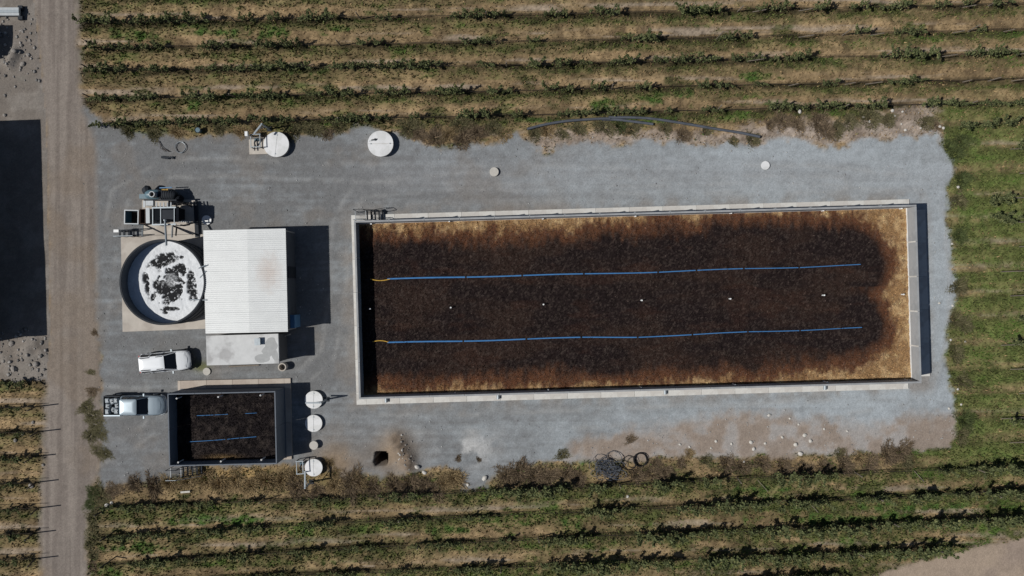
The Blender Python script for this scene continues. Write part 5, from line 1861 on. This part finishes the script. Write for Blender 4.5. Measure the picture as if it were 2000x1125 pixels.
for k, xs_ in ((3, (1560, 1700, 1860, 1960)), (2, (1460, 1840, 1985)), (1, (1540, 1650, 1690, 1880, 1975)), (4, (1470, 1560, 1880))):
    for x in xs_:
        row = ROWS_N[5 - k]
        A_, B_ = P(x, float(row_y(row, x)) + 1.5, 0.75), P(x + rng.uniform(18, 34), float(row_y(row, x + 25)) - 2.5, 0.85)
        tag(obj('vine_cane', MB().tube([A_, B_], 0.035, 6), M['wood']), 'bare pale cane along the %s vine row north of the gravel' % ORD[k], 'cane', 'bare canes of the %s northern vine row' % ORD[k])
# eastern field: sparse, mostly stakes
spots = {0: [(1880, 249), (1920, 246), (1955, 243), (2010, 240)], 1: [(1990, 288), (1998, 292)], 3: [(1930, 395), (1950, 388)], 4: [(1938, 424), (1955, 432)], 8: [(1990, 623)], 9: [(1985, 668)], 12: [(1975, 822)]}
for k, row in enumerate(ROWS_E):
    for px, py in spots.get(k, []):
        vine(px, py, 'leafy grapevine in the sparse grassy rows east of the long tank', 'grapevines in the sparse grassy rows east of the long tank', .85)
    x0 = 1955 + 18 * ((k * 7) % 3)
    y = float(row_y(row, x0))
    if k not in (0,):
        A_, B_ = P(x0, y, 0.35), P(2040, float(row_y(row, 2040)), 0.45)
        b = MB().tube([A_, B_], 0.035, 6)
        tag(obj('trellis_wire', b, M['wood']), 'low pale cane along the %s grassy row east of the gravel counted from the north' % ORD[k], 'cane')
# western field
for k, row in enumerate(ROWS_W):
    for px in (6, 40):
        if k < 8:
            vine(px + rng.uniform(-6, 6), float(row_y(row, px)) + rng.uniform(-1, 1), 'leafy grapevine in the small field west of the dirt road', 'grapevines in the small field west of the dirt road', rng.uniform(.5, .8))
    if k:
        post(62 + (k % 3) * 5, float(row_y(row, 62)), (.55, -.05), 1.75, 'dark leaning post at the road end of the western vine rows', 'end posts of the western vine rows')
        b = MB()
        b.tube([P(-60, float(row_y(row, -60)), .9), P(62, float(row_y(row, 62)), .9)], 0.025, 5)
        tag(obj('trellis_wire', b, wire_mat), 'thin wire in the small field west of the dirt road', 'wire', 'wires in the small field west of the dirt road')
if extra:
    VV, FF, CC, off = [], [], [], 0
    for x, y, z, vi, s_, rz in extra:
        me = vine_meshes[vi]
        n_ = len(me.vertices)
        co = np.empty(n_ * 3, dtype=np.float32)
        me.vertices.foreach_get('co', co)
        co = co.reshape(-1, 3) * s_
        ca, sa = math.cos(rz), math.sin(rz)
        VV.append(np.stack([co[:, 0] * ca - co[:, 1] * sa + x, co[:, 0] * sa + co[:, 1] * ca + y, co[:, 2] + z], -1))
        cl = np.empty(n_ * 4, dtype=np.float32)
        me.attributes['col'].data.foreach_get('color', cl)
        CC.append(cl.reshape(-1, 4)[:, :3])
        FF.append(np.arange(n_).reshape(-1, 4) + off)
        off += n_
    o = link('vine_foliage', array_mesh('vine_foliage', np.concatenate(VV), np.concatenate(FF), np.concatenate(CC), M['leaf']))
    o['kind'] = 'stuff'

# ---------------------------------------------------------------- weeds and shrubs
SH_M = {}
for nm, c0_, c1_ in (('dry', (.21, .15, .08), (.38, .29, .165)), ('brown', (.115, .085, .058), (.235, .18, .12)), ('olive', (.09, .086, .046), (.20, .18, .10)), ('green', (.055, .072, .030), (.115, .14, .055))):
    for v in range(4):
        n_ = 900
        a = nr.uniform(0, 6.28, n_)
        r_ = nr.uniform(0, 1, n_) ** 0.7 * (0.85 + 0.25 * np.sin(a * 3 + v) + 0.2 * np.sin(a * 5 + 2 * v))
        x, y = np.cos(a) * r_ * .8, np.sin(a) * r_ * .8
        h = nr.uniform(.10, .46, n_) * (1.1 - .7 * np.minimum(r_, 1.2)) + .03
        l = nr.uniform(.1, .45, n_)
        b_ = nr.uniform(0, 6.28, n_)
        a2 = a + nr.normal(0, .8, n_)
        w_ = nr.uniform(.012, .035, n_)
        V3 = np.empty((n_, 3, 3))
        V3[:, 0] = np.stack([x + np.cos(b_) * w_, y + np.sin(b_) * w_, np.zeros(n_) - .03], -1)
        V3[:, 1] = np.stack([x - np.cos(b_) * w_, y - np.sin(b_) * w_, np.zeros(n_) - .03], -1)
        V3[:, 2] = np.stack([x + np.cos(a2) * l, y + np.sin(a2) * l, h], -1)
        t_ = nr.uniform(0, 1, n_)
        c = np.array(c0_)[None] + (np.array(c1_) - np.array(c0_))[None] * t_[:, None]
        SH_M[nm, v] = array_mesh('shrub', V3.reshape(-1, 3), np.arange(n_ * 3).reshape(-1, 3), np.repeat(c, 3, axis=0), M['straw'])

GR = {
    'northern': ('weed tuft along the edge between northern vines and gravel', [
        ('olive', 250, 258, .8), ('olive', 300, 262, .8), ('dry', 345, 258, .8), ('olive', 575, 258, 1), ('olive', 612, 254, 1.0), ('brown', 640, 262, .8), ('olive', 660, 246, 1), ('olive', 800, 250, 1.1), ('brown', 820, 262, 1.0),
        ('brown', 850, 268, 1.1), ('dry', 878, 262, 1), ('brown', 905, 268, 1.2), ('brown', 935, 258, 1.1), ('olive', 965, 250, 1), ('dry', 985, 262, .8), ('olive', 900, 245, 1.1), ('dry', 500, 250, .8), ('olive', 430, 250, .9), ('dry', 470, 258, .7),
        ('olive', 1045, 262, .9), ('dry', 1068, 255, .9), ('olive', 1098, 262, .7), ('olive', 1130, 252, .8), ('olive', 1180, 248, 1.0), ('green', 1210, 245, 1.0), ('olive', 1235, 252, 1), ('olive', 1300, 250, .8), ('brown', 1335, 264, .9), ('olive', 1378, 256, .6),
        ('olive', 1470, 272, .9), ('olive', 1432, 276, .5), ('brown', 1530, 236, 1), ('brown', 1560, 245, .9), ('brown', 1600, 240, 1.1), ('brown', 1617, 256, 1.0), ('olive', 1635, 252, .9), ('olive', 1660, 240, 1), ('olive', 1700, 232, 1.1), ('olive', 1735, 235, .9), ('olive', 1810, 240, .8), ('brown', 1830, 245, .6), ('brown', 1505, 243, .7)]),
    'southern': ('dry weed tuft along the edge between gravel and southern vines', [
        ('brown', 262, 945, 1), ('brown', 300, 950, 1.1), ('dry', 330, 945, 1), ('dry', 365, 940, 1.1), ('dry', 400, 935, 1.2), ('dry', 430, 945, 1.2), ('dry', 460, 938, 1.1), ('dry', 490, 948, 1.2), ('dry', 520, 940, 1.2), ('dry', 550, 938, 1.3), ('dry', 575, 932, 1), ('brown', 580, 952, 1.2),
        ('brown', 620, 960, 1), ('dry', 655, 950, 1.2), ('brown', 685, 945, 1.4), ('dry', 700, 940, 1.2), ('brown', 725, 952, 1.2), ('brown', 770, 950, 1.3), ('brown', 800, 945, 1.3), ('brown', 830, 950, 1.2), ('dry', 868, 945, 1.1), ('dry', 888, 935, 1.1), ('brown', 850, 958, 1.2), ('dry', 655, 925, .7), ('dry', 640, 905, .7),
        ('brown', 990, 930, 1.2), ('brown', 1015, 922, 1.4), ('brown', 1045, 930, 1.4), ('brown', 1075, 932, 1.1), ('olive', 1098, 888, .6), ('brown', 1110, 925, 1.0), ('brown', 1130, 935, .9), ('brown', 1245, 925, 1.1), ('brown', 1275, 925, 1.1), ('brown', 1300, 922, .9), ('dry', 1347, 886, .6), ('brown', 1232, 858, .5), ('brown', 1330, 905, .6),
        ('olive', 1380, 898, .7), ('brown', 1420, 908, 1.0), ('brown', 1450, 912, 1), ('brown', 1490, 905, .9), ('brown', 1530, 912, 1.0), ('brown', 1570, 918, 1.0), ('brown', 1610, 912, 1.1), ('brown', 1650, 908, 1.2), ('dry', 1680, 895, .9), ('brown', 1700, 905, 1), ('brown', 1735, 888, 1.3), ('brown', 1760, 882, 1.2), ('olive', 1770, 900, 1), ('olive', 1640, 885, .6), ('brown', 1280, 905, .7), ('brown', 935, 898, .3), ('brown', 895, 896, .4)]),
    'roadside': ('low weed along the east side of the dirt road', [
        ('olive', 177, 727, .4), ('brown', 180, 765, .6), ('olive', 168, 795, .8), ('olive', 180, 812, .8), ('olive', 186, 830, .8), ('olive', 176, 852, .9), ('olive', 195, 846, .8), ('olive', 190, 882, .7), ('olive', 206, 886, .7), ('green', 182, 962, 1.0), ('olive', 196, 968, 1.0), ('brown', 222, 958, 1), ('green', 176, 985, .7),
        ('olive', 180, 1010, .9), ('olive', 182, 1035, .8), ('olive', 178, 1060, .8), ('olive', 182, 1085, .8), ('brown', 180, 1105, .6), ('brown', 184, 650, .4)]),
    'eastern': ('green weed tuft along the grassy east edge of the gravel', [
        ('green', 1855, 285, 1.0), ('green', 1868, 300, 1.1), ('green', 1880, 275, 1.0), ('olive', 1872, 392, 1), ('green', 1880, 350, 1.1), ('green', 1875, 460, 1.0), ('olive', 1872, 560, 1.1), ('olive', 1868, 625, 1.1), ('olive', 1885, 635, 1), ('olive', 1868, 690, 1), ('olive', 1880, 745, 1), ('green', 1885, 820, 1.1), ('olive', 1880, 850, 1)])}
for key, (lab, lst) in GR.items():
    for nm, px, py, s_ in lst:
        p = P(px, py)
        o = link('weed_tuft', SH_M[nm, rng.randrange(4)], None, (p.x, p.y, ground_z(p.x, p.y)), rng.uniform(0, 6.28))
        o.scale = (s_ * rng.uniform(.9, 1.45), s_ * rng.uniform(.75, 1.0), s_ * rng.uniform(.7, 1.0) * (0.5 if key == 'roadside' else 0.85))
        col_word = {'dry': 'straw', 'brown': 'brown', 'olive': 'olive', 'green': 'leafy green'}[nm]
        l2 = col_word + ' ' + lab.replace('dry weed', 'weed').replace('green weed', 'weed') + ({'northern': ', ' + zone(ZN, px), 'southern': ', ' + zone(ZS, px)}.get(key, ''))
        tag(o, l2, 'weed', l2)
